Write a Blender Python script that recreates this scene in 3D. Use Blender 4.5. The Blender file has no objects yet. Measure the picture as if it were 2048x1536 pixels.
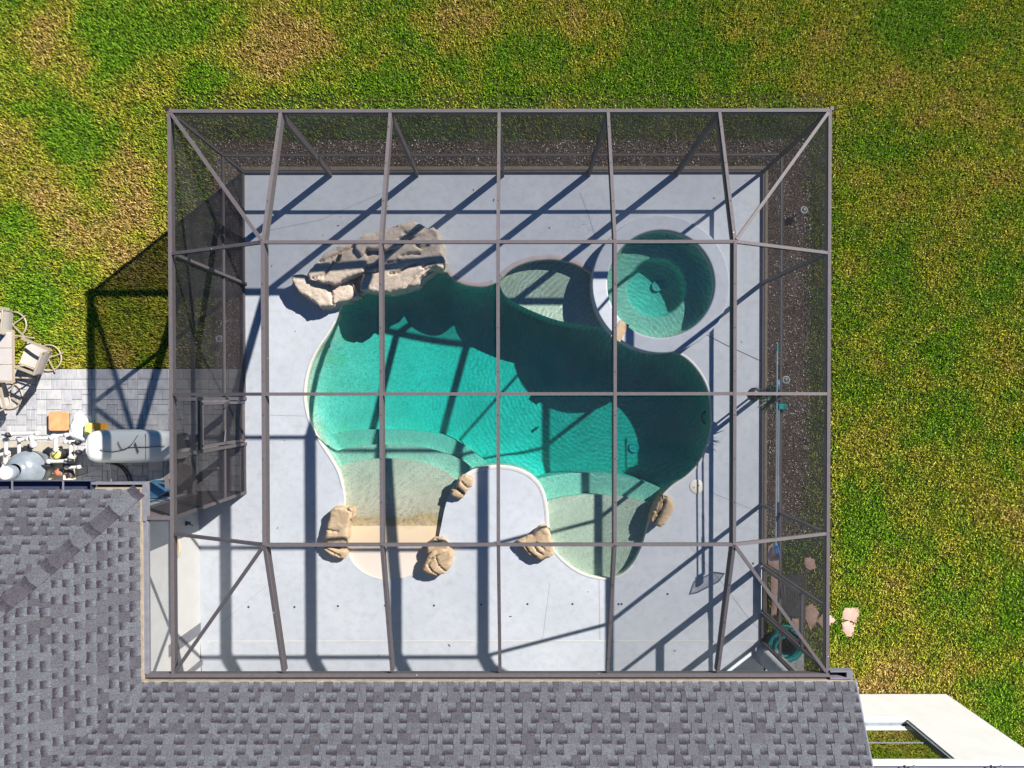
import bpy, bmesh, math, random
import numpy as np
from mathutils import Vector, Matrix, noise
from mathutils.geometry import delaunay_2d_cdt
rnd = random.Random(7)
S = bpy.context.scene
COL = S.collection
R = math.radians
# ------------------------------------------------------------------ camera
H = 14.8; F = 1421.0; PX, PY = 1034.34, 811.47
ROT = (-0.0125, 0.0009, -0.001)
cd = bpy.data.cameras.new('camera'); cam = bpy.data.objects.new('camera', cd); COL.objects.link(cam)
cam.location = (0, 0, H); cam.rotation_euler = ROT
cd.sensor_width = 36; cd.lens = F / 2048 * 36; cd.shift_x = (1024 - PX) / 2048; cd.shift_y = (PY - 768) / 2048
cd.clip_end = 1000
S.camera = cam
# ------------------------------------------------------------------ world, sun, exposure
SUN_AZ = 37.9; SUN_EL = 37.4          # azimuth measured from +x towards +y
w = bpy.data.worlds.new('World'); S.world = w; w.use_nodes = True
nt = w.node_tree; nt.nodes.clear()
sky = nt.nodes.new('ShaderNodeTexSky'); sky.sky_type = 'NISHITA'; sky.sun_disc = False
sky.sun_elevation = R(SUN_EL); sky.sun_rotation = R(90 - SUN_AZ); sky.air_density = 1.0; sky.dust_density = 0.0; sky.ozone_density = 6.0
bg = nt.nodes.new('ShaderNodeBackground'); bg.inputs[1].default_value = 0.043
wo = nt.nodes.new('ShaderNodeOutputWorld')
hs_ = nt.nodes.new('ShaderNodeHueSaturation'); hs_.inputs['Saturation'].default_value = 1.95; nt.links.new(sky.outputs[0], hs_.inputs['Color']); nt.links.new(hs_.outputs[0], bg.inputs[0]); nt.links.new(bg.outputs[0], wo.inputs[0])
sl = bpy.data.lights.new('sun', 'SUN'); sl.energy = 5.0; sl.angle = R(0.5); sl.color = (1, 0.95, 0.88)
so = bpy.data.objects.new('sun', sl); COL.objects.link(so)
sd = Vector((math.cos(R(SUN_EL)) * math.cos(R(SUN_AZ)), math.cos(R(SUN_EL)) * math.sin(R(SUN_AZ)), math.sin(R(SUN_EL))))
so.rotation_euler = sd.to_track_quat('Z', 'Y').to_euler(); so.location = sd * 40
S.view_settings.view_transform = 'Standard'; S.view_settings.look = 'None'
S.view_settings.exposure = 1.27; S.view_settings.gamma = 1; S.view_settings.use_curve_mapping = False
S.render.engine = 'CYCLES'
S.cycles.transparent_max_bounces = 32; S.cycles.max_bounces = 8
S.cycles.use_denoising = True

# ------------------------------------------------------------------ helpers
from mathutils import Euler
_M = Euler(ROT, 'XYZ').to_matrix()
def at(px, py, z=0.0):
    """point of the place at height z that the photograph shows at (px, py)"""
    d = _M @ Vector(((px - PX) / F, (PY - py) / F, -1))
    t = (z - H) / d.z
    return Vector((d.x * t, d.y * t, z))
def a2(px, py, z=0.0):
    v = at(px, py, z); return (v.x, v.y)

class MB:
    def __init__(s): s.v = []; s.f = []; s.m = []; s.mi = 0; s.sm = []; s.smooth = False
    def add(s, vs, fs, smooth=None):
        o = len(s.v); s.v += [tuple(p) for p in vs]
        for f in fs:
            s.f.append([i + o for i in f]); s.m.append(s.mi); s.sm.append(s.smooth if smooth is None else smooth)
    def box(s, x0, x1, y0, y1, z0, z1):
        vs = [(x, y, z) for z in (z0, z1) for y in (y0, y1) for x in (x0, x1)]
        s.add(vs, [(0, 2, 3, 1), (4, 5, 7, 6), (0, 1, 5, 4), (2, 6, 7, 3), (0, 4, 6, 2), (1, 3, 7, 5)])
    def bev(s, x0, x1, y0, y1, z0, z1, b=.01, M=None):
        """box with chamfered top edges"""
        r = [(x0, y0), (x1, y0), (x1, y1), (x0, y1)]; ri = [(x0 + b, y0 + b), (x1 - b, y0 + b), (x1 - b, y1 - b), (x0 + b, y1 - b)]
        vs = [(x, y, z0) for x, y in r] + [(x, y, z1 - b) for x, y in r] + [(x, y, z1) for x, y in ri]
        if M: vs = [tuple(M @ Vector(p)) for p in vs]
        fs = [(3, 2, 1, 0), (8, 9, 10, 11)]
        for i in range(4):
            j = (i + 1) % 4; fs += [(i, j, 4 + j, 4 + i), (4 + i, 4 + j, 8 + j, 8 + i)]
        s.add(vs, fs)
    def beam(s, p, q, w, h, up=(0, 0, 1), top=True):
        p = Vector(p); q = Vector(q); d = (q - p).normalized(); up = Vector(up)
        side = d.cross(up)
        if side.length < 1e-4: side = d.cross(Vector((0, 1, 0)))
        side.normalize(); u = side.cross(d).normalized()
        o = -h if top else -h / 2; vs = []
        for c in (p, q):
            for a, b in ((-w / 2, o), (w / 2, o), (w / 2, o + h), (-w / 2, o + h)): vs.append(c + side * a + u * b)
        s.add(vs, [(0, 1, 2, 3), (7, 6, 5, 4), (0, 4, 5, 1), (1, 5, 6, 2), (2, 6, 7, 3), (3, 7, 4, 0)])
    def prism(s, poly, z0, z1, cap0=True):
        n = len(poly); A = sum(poly[i][0] * poly[(i + 1) % n][1] - poly[(i + 1) % n][0] * poly[i][1] for i in range(n))
        if A < 0: poly = poly[::-1]
        vs = [(x, y, z0) for x, y in poly] + [(x, y, z1) for x, y in poly]
        fs = [tuple(range(n, 2 * n))] + ([tuple(range(n - 1, -1, -1))] if cap0 else [])
        for i in range(n): j = (i + 1) % n; fs.append((i, j, n + j, n + i))
        s.add(vs, fs)
    def tube(s, pts, r, n=8, closed=False, caps=True):
        pts = [Vector(p) for p in pts]; k = len(pts); rs = r if isinstance(r, (list, tuple)) else [r] * k
        ref = None; rings = []
        for i, p in enumerate(pts):
            if closed: d = pts[(i + 1) % k] - pts[i - 1]
            else: d = pts[min(i + 1, k - 1)] - pts[max(i - 1, 0)]
            d.normalize()
            if ref is None:
                ref = d.orthogonal().normalized()
            ref = (ref - d * ref.dot(d)).normalized(); b = d.cross(ref)
            rings.append([p + (ref * math.cos(2 * math.pi * j / n) + b * math.sin(2 * math.pi * j / n)) * rs[i] for j in range(n)])
        vs = [v for rg in rings for v in rg]; fs = []
        for i in range(k if closed else k - 1):
            a = i * n; c = ((i + 1) % k) * n
            for j in range(n): fs.append((a + j, a + (j + 1) % n, c + (j + 1) % n, c + j))
        s.add(vs, fs, True)
        if caps and not closed: s.add(vs[:n][::-1] + vs[-n:], [tuple(range(n)), tuple(range(n, 2 * n))], False)
    def lathe(s, prof, c=(0, 0, 0), n=32, smooth=True, M=None):
        vs = []; fs = []; c = Vector(c)
        for r_, z in prof:
            for j in range(n):
                a = 2 * math.pi * j / n; vs.append(Vector((r_ * math.cos(a), r_ * math.sin(a), z)))
        for i in range(len(prof) - 1):
            for j in range(n): fs.append((i * n + j, i * n + (j + 1) % n, (i + 1) * n + (j + 1) % n, (i + 1) * n + j))
        if M: vs = [M @ v for v in vs]
        s.add([v + c for v in vs], fs, smooth)
    def build(s, name, mats, parent=None, **kw):
        me = bpy.data.meshes.new(name); me.from_pydata(s.v, [], s.f); 
        if not isinstance(mats, (list, tuple)): mats = [mats]
        for m in mats: me.materials.append(m)
        me.polygons.foreach_set('material_index', s.m); me.polygons.foreach_set('use_smooth', s.sm)
        me.update()
        return link(name, me, parent, **kw)
def link(name, me, parent=None, loc=None, rot=None, **kw):
    o = bpy.data.objects.new(name, me); COL.objects.link(o)
    if parent: o.parent = parent
    if loc is not None: o.location = loc
    if rot is not None: o.rotation_euler = rot
    tag(o, **kw); return o
def tag(o, label=None, cat=None, group=None, kind=None):
    if label: o['label'] = label
    if cat: o['category'] = cat
    if group: o['group'] = group
    if kind: o['kind'] = kind
    return o
def empty(name, label, cat, loc=(0, 0, 0), rz=0, group=None):
    o = bpy.data.objects.new(name, None); COL.objects.link(o); o.location = loc; o.rotation_euler = (0, 0, rz)
    o.empty_display_size = .1
    return tag(o, label, cat, group)
def copy_tree(o, parent=None):
    c = o.copy(); COL.objects.link(c)
    if parent: c.parent = parent
    for ch in [x for x in S.objects if x.parent == o]: copy_tree(ch, c)
    return c
def smooth_loop(pts, sub=6, closed=True):
    n = len(pts); out = []
    rng = range(n) if closed else range(n - 1)
    for i in rng:
        g = (lambda k: pts[k % n]) if closed else (lambda k: pts[max(0, min(n - 1, k))])
        p0, p1, p2, p3 = g(i - 1), g(i), g(i + 1), g(i + 2)
        for k in range(sub):
            t = k / sub; out.append(tuple(.5 * ((2 * p1[a]) + (-p0[a] + p2[a]) * t + (2 * p0[a] - 5 * p1[a] + 4 * p2[a] - p3[a]) * t * t + (-p0[a] + 3 * p1[a] - 3 * p2[a] + p3[a]) * t ** 3) for a in range(len(p1))))
    if not closed: out.append(tuple(pts[-1]))
    return out
def inside(poly, x, y):
    c = False; n = len(poly); j = n - 1
    for i in range(n):
        xi, yi = poly[i]; xj, yj = poly[j]
        if (yi > y) != (yj > y) and x < (xj - xi) * (y - yi) / (yj - yi) + xi: c = not c
        j = i
    return c
def inside_np(poly, X, Y):
    c = np.zeros(X.shape, bool); n = len(poly); j = n - 1
    for i in range(n):
        xi, yi = poly[i][0], poly[i][1]; xj, yj = poly[j][0], poly[j][1]
        if yi != yj:
            m = ((yi > Y) != (yj > Y)) & (X < (xj - xi) * (Y - yi) / (yj - yi) + xi); c ^= m
        j = i
    return c
def dist_np(poly, X, Y, closed=True):
    P = np.array([p[:2] for p in poly]); Q = np.roll(P, -1, 0)
    if not closed: P = P[:-1]; Q = Q[:-1]
    best = np.full(X.shape, 1e9)
    for a, b in zip(P, Q):
        d = b - a; L = (d * d).sum() + 1e-12; t = np.clip(((X - a[0]) * d[0] + (Y - a[1]) * d[1]) / L, 0, 1)
        best = np.minimum(best, np.hypot(X - a[0] - t * d[0], Y - a[1] - t * d[1]))
    return best
def region(outer, holes=(), step=None, jitter=0.0, zf=None):
    """triangles filling outer minus holes; with step also a grid of inner points. returns verts2d, faces"""
    vs = []; es = []
    for lp in [outer] + list(holes):
        o = len(vs); n = len(lp); vs += [Vector(p[:2]) for p in lp]; es += [(o + i, o + (i + 1) % n) for i in range(n)]
    if step:
        xs = [p[0] for p in outer]; ys = [p[1] for p in outer]
        gx, gy = np.meshgrid(np.arange(min(xs), max(xs), step), np.arange(min(ys), max(ys), step))
        gx = gx.ravel(); gy = gy.ravel()
        if jitter:
            r = np.random.RandomState(3); gx = gx + r.uniform(-jitter, jitter, gx.shape) * step; gy = gy + r.uniform(-jitter, jitter, gy.shape) * step
        m = inside_np(outer, gx, gy) & (dist_np(outer, gx, gy) > step * .5)
        for h in holes: m &= ~inside_np(h, gx, gy) & (dist_np(h, gx, gy) > step * .5)
        vs += [Vector((a, b)) for a, b in zip(gx[m], gy[m])]
    V, E_, Fc, *_ = delaunay_2d_cdt(vs, es, [], 0, 1e-6)
    C = np.array([[(V[f[0]][k] + V[f[1]][k] + V[f[2]][k]) / 3 for k in (0, 1)] for f in Fc])
    m = inside_np(outer, C[:, 0], C[:, 1])
    for h in holes: m &= ~inside_np(h, C[:, 0], C[:, 1])
    return [(v[0], v[1]) for v in V], [tuple(f) for f, k in zip(Fc, m) if k]
def sheet(mb, outer, holes=(), z=0, zf=None, step=None, jitter=0, smooth=False):
    V, Fc = region(outer, holes, step, jitter)
    mb.add([(x, y, zf(x, y) if zf else z) for x, y in V], Fc, smooth)
def wall_strip(mb, loop, z0, z1, flip=False, smooth=True):
    n = len(loop); vs = [(p[0], p[1], z0) for p in loop] + [(p[0], p[1], z1) for p in loop]
    fs = [(i, (i + 1) % n, n + (i + 1) % n, n + i) for i in range(n)]
    if flip: fs = [f[::-1] for f in fs]
    mb.add(vs, fs, smooth)
def circle(cx, cy, r, n=64): return [(cx + r * math.cos(2 * math.pi * i / n), cy + r * math.sin(2 * math.pi * i / n)) for i in range(n)]

# ------------------------------------------------------------------ materials
class NM:
    def __init__(s, name):
        s.m = bpy.data.materials.new(name); s.m.use_nodes = True; s.t = s.m.node_tree; s.t.nodes.clear()
        s.out = s.t.nodes.new('ShaderNodeOutputMaterial')
    def n(s, typ, ins=None, **kw):
        nd = s.t.nodes.new(typ)
        for k, v in kw.items(): setattr(nd, k, v)
        for k, v in (ins or {}).items():
            if isinstance(v, bpy.types.NodeSocket): s.t.links.new(v, nd.inputs[k])
            else: nd.inputs[k].default_value = v
        return nd
    def math(s, op, a, b=None, c=None, clamp=False):
        nd = s.t.nodes.new('ShaderNodeMath'); nd.operation = op; nd.use_clamp = clamp
        for i, v in enumerate((a, b, c)):
            if v is None: continue
            if isinstance(v, bpy.types.NodeSocket): s.t.links.new(v, nd.inputs[i])
            else: nd.inputs[i].default_value = v
        return nd.outputs[0]
    def pos(s): return s.n('ShaderNodeNewGeometry').outputs['Position']
    def noise(s, scale, detail=4, rough=.55, vec=None, dist=0):
        ins = {'Scale': scale, 'Detail': detail, 'Roughness': rough, 'Distortion': dist, 'Vector': vec or s.pos()}
        return s.n('ShaderNodeTexNoise', ins).outputs['Fac']
    def ramp(s, fac, stops):
        nd = s.n('ShaderNodeValToRGB', {0: fac}); e = nd.color_ramp.elements
        while len(e) < len(stops): e.new(.5)
        for el, (p, c) in zip(e, stops): el.position = p; el.color = tuple(c) + ((1,) if len(c) == 3 else ())
        return nd.outputs[0]
    def mix(s, f, a, b, blend='MIX'):
        nd = s.n('ShaderNodeMix', data_type='RGBA', blend_type=blend)
        for i, v in ((0, f), (6, a), (7, b)):
            if isinstance(v, bpy.types.NodeSocket): s.t.links.new(v, nd.inputs[i])
            else: nd.inputs[i].default_value = (tuple(v) + (1,)) if isinstance(v, (tuple, list)) and len(v) == 3 else v
        return nd.outputs[2]
    def bump(s, h, strength=.3, dist=.01): return s.n('ShaderNodeBump', {'Height': h, 'Strength': strength, 'Distance': dist}).outputs[0]
    def bsdf(s, col, rough=.6, normal=None, spec=.4, metal=0.0, **kw):
        ins = {'Roughness': rough, 'Specular IOR Level': spec, 'Metallic': metal}
        ins['Base Color'] = col if isinstance(col, bpy.types.NodeSocket) else tuple(col) + (1,)
        if normal: ins['Normal'] = normal
        ins.update(kw)
        b = s.n('ShaderNodeBsdfPrincipled', ins); s.t.links.new(b.outputs[0], s.out.inputs[0]); return s.m
def plain(name, col, rough=.5, var=.15, scale=8, spec=.4, metal=0, bump=0, bscale=60):
    k = NM(name); f = k.noise(scale, 5, .6)
    c = k.ramp(f, [(.3, [x * (1 - var) for x in col]), (.7, [min(1, x * (1 + var)) for x in col])])
    nb = k.bump(k.noise(bscale, 4), bump, .004) if bump else None
    return k.bsdf(c, rough, nb, spec, metal)

def m_deck():
    k = NM('deck_coating'); fine = k.noise(90, 5, .7); big = k.noise(.7, 5, .6); mid = k.noise(6, 6, .65)
    c = k.ramp(big, [(.3, (.425, .46, .515)), (.7, (.51, .535, .58))])
    c = k.mix(k.ramp(mid, [(.45, (0, 0, 0)), (.75, (.8, .8, .8))]), c, (.39, .41, .445))
    c = k.mix(k.ramp(fine, [(.32, (.5, .5, .5)), (.46, (0, 0, 0))]), c, (.30, .31, .33))
    sp = k.n('ShaderNodeTexVoronoi', {'Scale': 2.3, 'Vector': k.pos()}).outputs['Distance']
    c = k.mix(k.ramp(sp, [(.012, (.8, .8, .8)), (.02, (0, 0, 0))]), c, (.12, .12, .11))
    c = k.mix(k.ramp(k.noise(1.9, 6, .75), [(.56, (0, 0, 0)), (.72, (.6, .6, .6))]), c, (.40, .385, .37))
    # grime patch north of the pool
    p = k.n('ShaderNodeSeparateXYZ', {0: k.pos()}); d = k.math('SQRT', k.math('ADD', k.math('POWER', k.math('ADD', p.outputs[0], -1.45), 2), k.math('POWER', k.math('ADD', p.outputs[1], -3.55), 2)))
    g = k.math('MULTIPLY', k.math('SUBTRACT', 1, k.math('DIVIDE', d, .75), clamp=True), k.ramp(k.noise(16, 6, .8), [(.55, (0, 0, 0)), (.66, (1, 1, 1))]))
    c = k.mix(g, c, (.16, .15, .13))
    return k.bsdf(c, .75, k.bump(fine, .35, .006), .25)
def m_metal(name, col, rough=.42):
    k = NM(name); f = k.noise(14, 5, .7); c = k.ramp(f, [(.3, [x * .82 for x in col]), (.62, col), (.85, [min(1, x * 1.2) for x in col])])
    sp = k.n('ShaderNodeTexVoronoi', {'Scale': 3.1, 'Vector': k.pos()}).outputs['Distance']
    c = k.mix(k.ramp(sp, [(.02, (.8, .8, .8)), (.035, (0, 0, 0))]), c, (.7, .7, .68))
    return k.bsdf(c, rough, None, .25)
def m_screen(name, a, col, dust=.5):
    k = NM(name); g = k.n('ShaderNodeNewGeometry')
    dt = k.n('ShaderNodeVectorMath', {0: g.outputs['Normal'], 1: g.outputs['Incoming']}, operation='DOT_PRODUCT').outputs['Value']
    co = k.math('MAXIMUM', k.math('ABSOLUTE', dt), .12)
    tr = k.math('POWER', 1 - a, k.math('DIVIDE', 1, co))       # open fraction of a mesh seen at a slant
    fac = k.math('SUBTRACT', 1, tr)
    t = k.n('ShaderNodeBsdfTransparent')
    c = k.ramp(k.noise(1.6, 5, .7), [(.35, [x * .7 for x in col]), (.75, [x * 1.4 for x in col])])
    d = k.n('ShaderNodeBsdfDiffuse', {0: c})
    mx = k.n('ShaderNodeMixShader', {0: fac, 1: t.outputs[0], 2: d.outputs[0]})
    k.t.links.new(mx.outputs[0], k.out.inputs[0]); return k.m
def m_shingle(name='shingle_granules'):
    k = NM(name); a = k.n('ShaderNodeAttribute', attribute_name='shade'); s3 = k.n('ShaderNodeSeparateColor', {0: a.outputs['Color']})
    tone, v, rec = s3.outputs[0], s3.outputs[1], s3.outputs[2]
    gr = k.noise(42, 5, .85); md = k.noise(9, 4, .6)
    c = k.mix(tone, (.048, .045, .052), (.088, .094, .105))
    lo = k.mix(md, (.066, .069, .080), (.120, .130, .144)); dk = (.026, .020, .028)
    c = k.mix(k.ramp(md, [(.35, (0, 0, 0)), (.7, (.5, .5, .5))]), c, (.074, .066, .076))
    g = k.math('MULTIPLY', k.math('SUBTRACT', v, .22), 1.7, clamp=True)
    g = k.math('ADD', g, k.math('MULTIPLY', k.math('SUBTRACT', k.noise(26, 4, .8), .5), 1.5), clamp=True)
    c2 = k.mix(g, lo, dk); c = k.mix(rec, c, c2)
    c = k.mix(.9, c, k.mix(k.ramp(gr, [(.38, (0, 0, 0)), (.62, (1, 1, 1))]), (.30, .30, .30), (.74, .74, .74)), 'OVERLAY')
    return k.bsdf(c, .9, k.bump(gr, .6, .004), .15)
def m_plaster(name='pool_plaster'):
    k = NM(name); f = k.noise(40, 5, .75); b = k.noise(1.2, 5, .6); z = k.n('ShaderNodeSeparateXYZ', {0: k.pos()})
    c = k.ramp(b, [(.3, (.60, .57, .45)), (.7, (.71, .67, .55))])
    c = k.mix(k.ramp(f, [(.35, (.35, .35, .35)), (.5, (0, 0, 0))]), c, (.38, .42, .34))
    # algae tint low on the west side
    al = k.math('MULTIPLY', k.ramp(k.noise(1.7, 6, .7), [(.5, (0, 0, 0)), (.7, (1, 1, 1))]), k.math('MULTIPLY', k.math('SUBTRACT', -2.6, z.outputs[0]), .8, clamp=True))
    c = k.mix(k.math('MULTIPLY', al, .45), c, (.42, .50, .14))
    return k.bsdf(c, .8, k.bump(f, .5, .01), .2)
def m_beach():
    k = NM('beach_entry_plaster'); f = k.noise(40, 5, .75); y = k.n('ShaderNodeSeparateXYZ', {0: k.pos()}).outputs[1]
    yy = k.math('ADD', y, k.math('MULTIPLY', k.math('SUBTRACT', k.noise(2.2, 5, .6), .5), .45))
    t = k.n('ShaderNodeMapRange', {0: yy, 1: -3.75, 2: -1.5}).outputs[0]
    c = k.ramp(t, [(0, (.60, .55, .50)), (.25, (.58, .51, .44)), (.33, (.56, .43, .30)), (.44, (.58, .47, .32)), (.52, (.50, .38, .19)), (.56, (.55, .50, .38)), (.8, (.62, .57, .45)), (1, (.62, .58, .46))])
    c = k.mix(k.ramp(f, [(.3, (.3, .3, .3)), (.5, (0, 0, 0))]), c, (.45, .42, .35))
    return k.bsdf(c, .8, k.bump(f, .4, .008), .2)
def m_water():
    k = NM('pool_water'); P = k.pos()
    warp = k.n('ShaderNodeTexNoise', {'Scale': .8, 'Detail': 2, 'Vector': P}).outputs['Color']
    pv = k.n('ShaderNodeVectorMath', {0: P, 1: k.n('ShaderNodeVectorMath', {0: warp, 3: .9}, operation='SCALE').outputs[0]}, operation='ADD').outputs[0]
    r1 = k.n('ShaderNodeTexNoise', {'Scale': 9, 'Detail': 3, 'Roughness': .55, 'Distortion': .9, 'Vector': k.n('ShaderNodeMapping', {0: pv, 2: (0, 0, .5), 3: (2.6, 1.1, 1)}).outputs[0]}).outputs['Fac']
    r2 = k.n('ShaderNodeTexNoise', {'Scale': 9, 'Detail': 3, 'Roughness': .55, 'Distortion': .9, 'Vector': k.n('ShaderNodeMapping', {0: pv, 2: (0, 0, -.9), 3: (1.2, 2.7, 1)}).outputs[0]}).outputs['Fac']
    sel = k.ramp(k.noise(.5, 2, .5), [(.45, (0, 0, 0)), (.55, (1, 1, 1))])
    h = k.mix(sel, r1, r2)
    ridge = k.math('SUBTRACT', 1, k.math('MULTIPLY', k.math('ABSOLUTE', k.math('SUBTRACT', h, .52)), 14), clamp=True)   # bright caustic lines, painted into the surface tint
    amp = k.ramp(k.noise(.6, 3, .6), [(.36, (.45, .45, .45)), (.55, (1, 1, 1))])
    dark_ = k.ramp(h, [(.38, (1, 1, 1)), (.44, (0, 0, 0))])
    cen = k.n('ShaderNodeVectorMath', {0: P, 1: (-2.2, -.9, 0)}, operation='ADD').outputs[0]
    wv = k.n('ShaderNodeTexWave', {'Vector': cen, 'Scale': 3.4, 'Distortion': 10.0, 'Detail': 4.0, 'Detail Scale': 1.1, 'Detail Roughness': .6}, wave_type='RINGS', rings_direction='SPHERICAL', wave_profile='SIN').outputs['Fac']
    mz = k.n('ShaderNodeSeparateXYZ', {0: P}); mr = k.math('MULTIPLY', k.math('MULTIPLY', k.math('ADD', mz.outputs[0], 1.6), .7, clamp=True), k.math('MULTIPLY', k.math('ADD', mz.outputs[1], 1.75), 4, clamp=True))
    caustic = k.math('ADD', k.math('MULTIPLY', ridge, .8), k.math('MULTIPLY', k.math('POWER', wv, 5), k.math('MULTIPLY', mr, .9)), clamp=True)
    tc = k.mix(k.math('MULTIPLY', caustic, amp), (.72, .72, .72), (1, 1, 1))
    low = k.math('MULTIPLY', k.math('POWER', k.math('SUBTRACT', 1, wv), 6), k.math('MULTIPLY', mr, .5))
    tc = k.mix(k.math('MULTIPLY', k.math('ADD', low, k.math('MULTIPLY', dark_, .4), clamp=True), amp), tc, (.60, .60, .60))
    t = k.n('ShaderNodeBsdfTransparent', {0: tc}); nb = k.bump(h, .25, .03)  # transparent tint holds the painted caustic brights and darks
    g = k.n('ShaderNodeBsdfGlossy', {0: (.9, .9, .9, 1), 'Roughness': .06, 'Normal': nb})
    dt = k.math('ABSOLUTE', k.n('ShaderNodeVectorMath', {0: nb, 1: k.n('ShaderNodeNewGeometry').outputs['Incoming']}, operation='DOT_PRODUCT').outputs['Value'])
    fr = k.math('ADD', .02, k.math('MULTIPLY', .98, k.math('POWER', k.math('SUBTRACT', 1, dt, clamp=True), 5)), clamp=True)      # Schlick reflectance of water
    mx = k.n('ShaderNodeMixShader', {0: fr, 1: t.outputs[0], 2: g.outputs[0]})
    k.t.links.new(mx.outputs[0], k.out.inputs[0])
    va = k.n('ShaderNodeVolumeAbsorption', {0: (0.0, .90, .91, 1), 1: 1.45}); k.t.links.new(va.outputs[0], k.out.inputs[1])
    return k.m
def m_rock(name, c0, c1, dk):
    k = NM(name); a = k.noise(2.2, 7, .65); b = k.noise(14, 6, .7); g = k.noise(90, 3, .7)
    c = k.ramp(a, [(.3, c0), (.7, c1)])
    c = k.mix(k.ramp(b, [(.3, (.7, .7, .7)), (.45, (0, 0, 0))]), c, dk)
    c = k.mix(k.ramp(b, [(.62, (0, 0, 0)), (.8, (.5, .5, .5))]), c, [min(1, x * 1.35) for x in c1])
    stn = k.n('ShaderNodeTexNoise', {'Scale': 3.2, 'Detail': 5, 'Roughness': .6, 'Distortion': .6, 'Vector': k.n('ShaderNodeMapping', {0: k.pos(), 2: (0, 0, -.35), 3: (.8, 3.6, 3)}).outputs[0]}).outputs['Fac']
    ln = k.math('SUBTRACT', 1, k.math('MULTIPLY', k.math('ABSOLUTE', k.math('SUBTRACT', stn, .5)), 42), clamp=True)
    c = k.mix(k.math('MULTIPLY', ln, .4), c, [x * .35 for x in dk])
    h = k.math('SUBTRACT', k.math('ADD', k.math('MULTIPLY', b, .7), k.math('MULTIPLY', g, .3)), k.math('MULTIPLY', ln, .5))
    return k.bsdf(c, .85, k.bump(h, .4, .012), .2)
def m_soil():
    k = NM('lawn_soil'); a = k.noise(.9, 5, .6); b = k.noise(30, 5, .7)
    c = k.ramp(a, [(.35, (.025, .035, .008)), (.65, (.055, .045, .016))])
    c = k.mix(k.ramp(b, [(.35, (.6, .6, .6)), (.6, (0, 0, 0))]), c, (.03, .035, .012))
    q = k.n('ShaderNodeSeparateXYZ', {0: k.pos()})      # turf seen from afar beyond the modelled blades
    ox = k.math('SUBTRACT', k.math('ABSOLUTE', q.outputs[0]), 11.3); oy = k.math('SUBTRACT', k.math('ABSOLUTE', q.outputs[1]), 9.2)
    far = k.math('MULTIPLY', k.math('MAXIMUM', ox, oy), 3, clamp=True)
    tf = k.mix(k.noise(.7, 6, .7), (.07, .115, .008), (.20, .20, .02)); tf = k.mix(k.ramp(k.noise(14, 5, .8), [(.35, (.8, .8, .8)), (.6, (0, 0, 0))]), tf, (.03, .05, .005))
    c = k.mix(far, c, tf)
    return k.bsdf(c, .95, k.bump(b, .8, .03), .1)
def m_grass():
    k = NM('grass_blades'); a = k.n('ShaderNodeAttribute', attribute_name='tint'); s3 = k.n('ShaderNodeSeparateColor', {0: a.outputs['Color']})
    dry, rn = s3.outputs[0], s3.outputs[1]
    g = k.mix(rn, (.08, .19, .010), (.29, .48, .036)); y = k.mix(rn, (.20, .23, .015), (.60, .56, .08)); br = k.mix(rn, (.30, .20, .04), (.74, .55, .20))
    c = k.mix(k.math('MULTIPLY', dry, 2, clamp=True), g, y); c = k.mix(k.math('MULTIPLY', k.math('SUBTRACT', dry, .5), 2, clamp=True), c, br)
    b = k.n('ShaderNodeBsdfDiffuse', {0: c}); t = k.n('ShaderNodeBsdfTranslucent', {0: c}); mx = k.n('ShaderNodeMixShader', {0: .25, 1: b.outputs[0], 2: t.outputs[0]})
    k.t.links.new(mx.outputs[0], k.out.inputs[0]); return k.m
def m_tint(name, stops, rough=.9):
    k = NM(name); a = k.n('ShaderNodeAttribute', attribute_name='tint'); s3 = k.n('ShaderNodeSeparateColor', {0: a.outputs['Color']})
    return k.bsdf(k.ramp(s3.outputs[1], stops), rough, None, .2)
def m_mulch():
    k = NM('mulch_bed_soil'); a = k.noise(5, 6, .7); b = k.noise(45, 5, .8)
    c = k.ramp(a, [(.3, (.10, .065, .05)), (.7, (.21, .15, .12))]); c = k.mix(k.ramp(b, [(.35, (.8, .8, .8)), (.6, (0, 0, 0))]), c, (.035, .025, .02))
    return k.bsdf(c, .95, k.bump(b, .9, .03), .1)
def m_paver():
    k = NM('concrete_paver'); oi = k.n('ShaderNodeObjectInfo').outputs['Random']; a = k.noise(3.5, 6, .7); b = k.noise(90, 4, .8)
    st = k.n('ShaderNodeTexNoise', {'Scale': 7, 'Detail': 5, 'Roughness': .7, 'Vector': k.n('ShaderNodeMapping', {0: k.pos(), 3: (3.5, .6, 1)}).outputs[0]}).outputs['Fac']
    c = k.mix(oi, (.25, .26, .29), (.40, .395, .40)); c = k.mix(k.ramp(st, [(.4, (0, 0, 0)), (.65, (.75, .75, .75))]), c, (.42, .415, .42))
    c = k.mix(k.ramp(a, [(.3, (.55, .55, .55)), (.55, (0, 0, 0))]), c, (.17, .175, .195)); c = k.mix(k.ramp(b, [(.3, (.5, .5, .5)), (.45, (0, 0, 0))]), c, (.2, .2, .22))
    return k.bsdf(c, .85, k.bump(b, .4, .004), .2)

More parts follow.
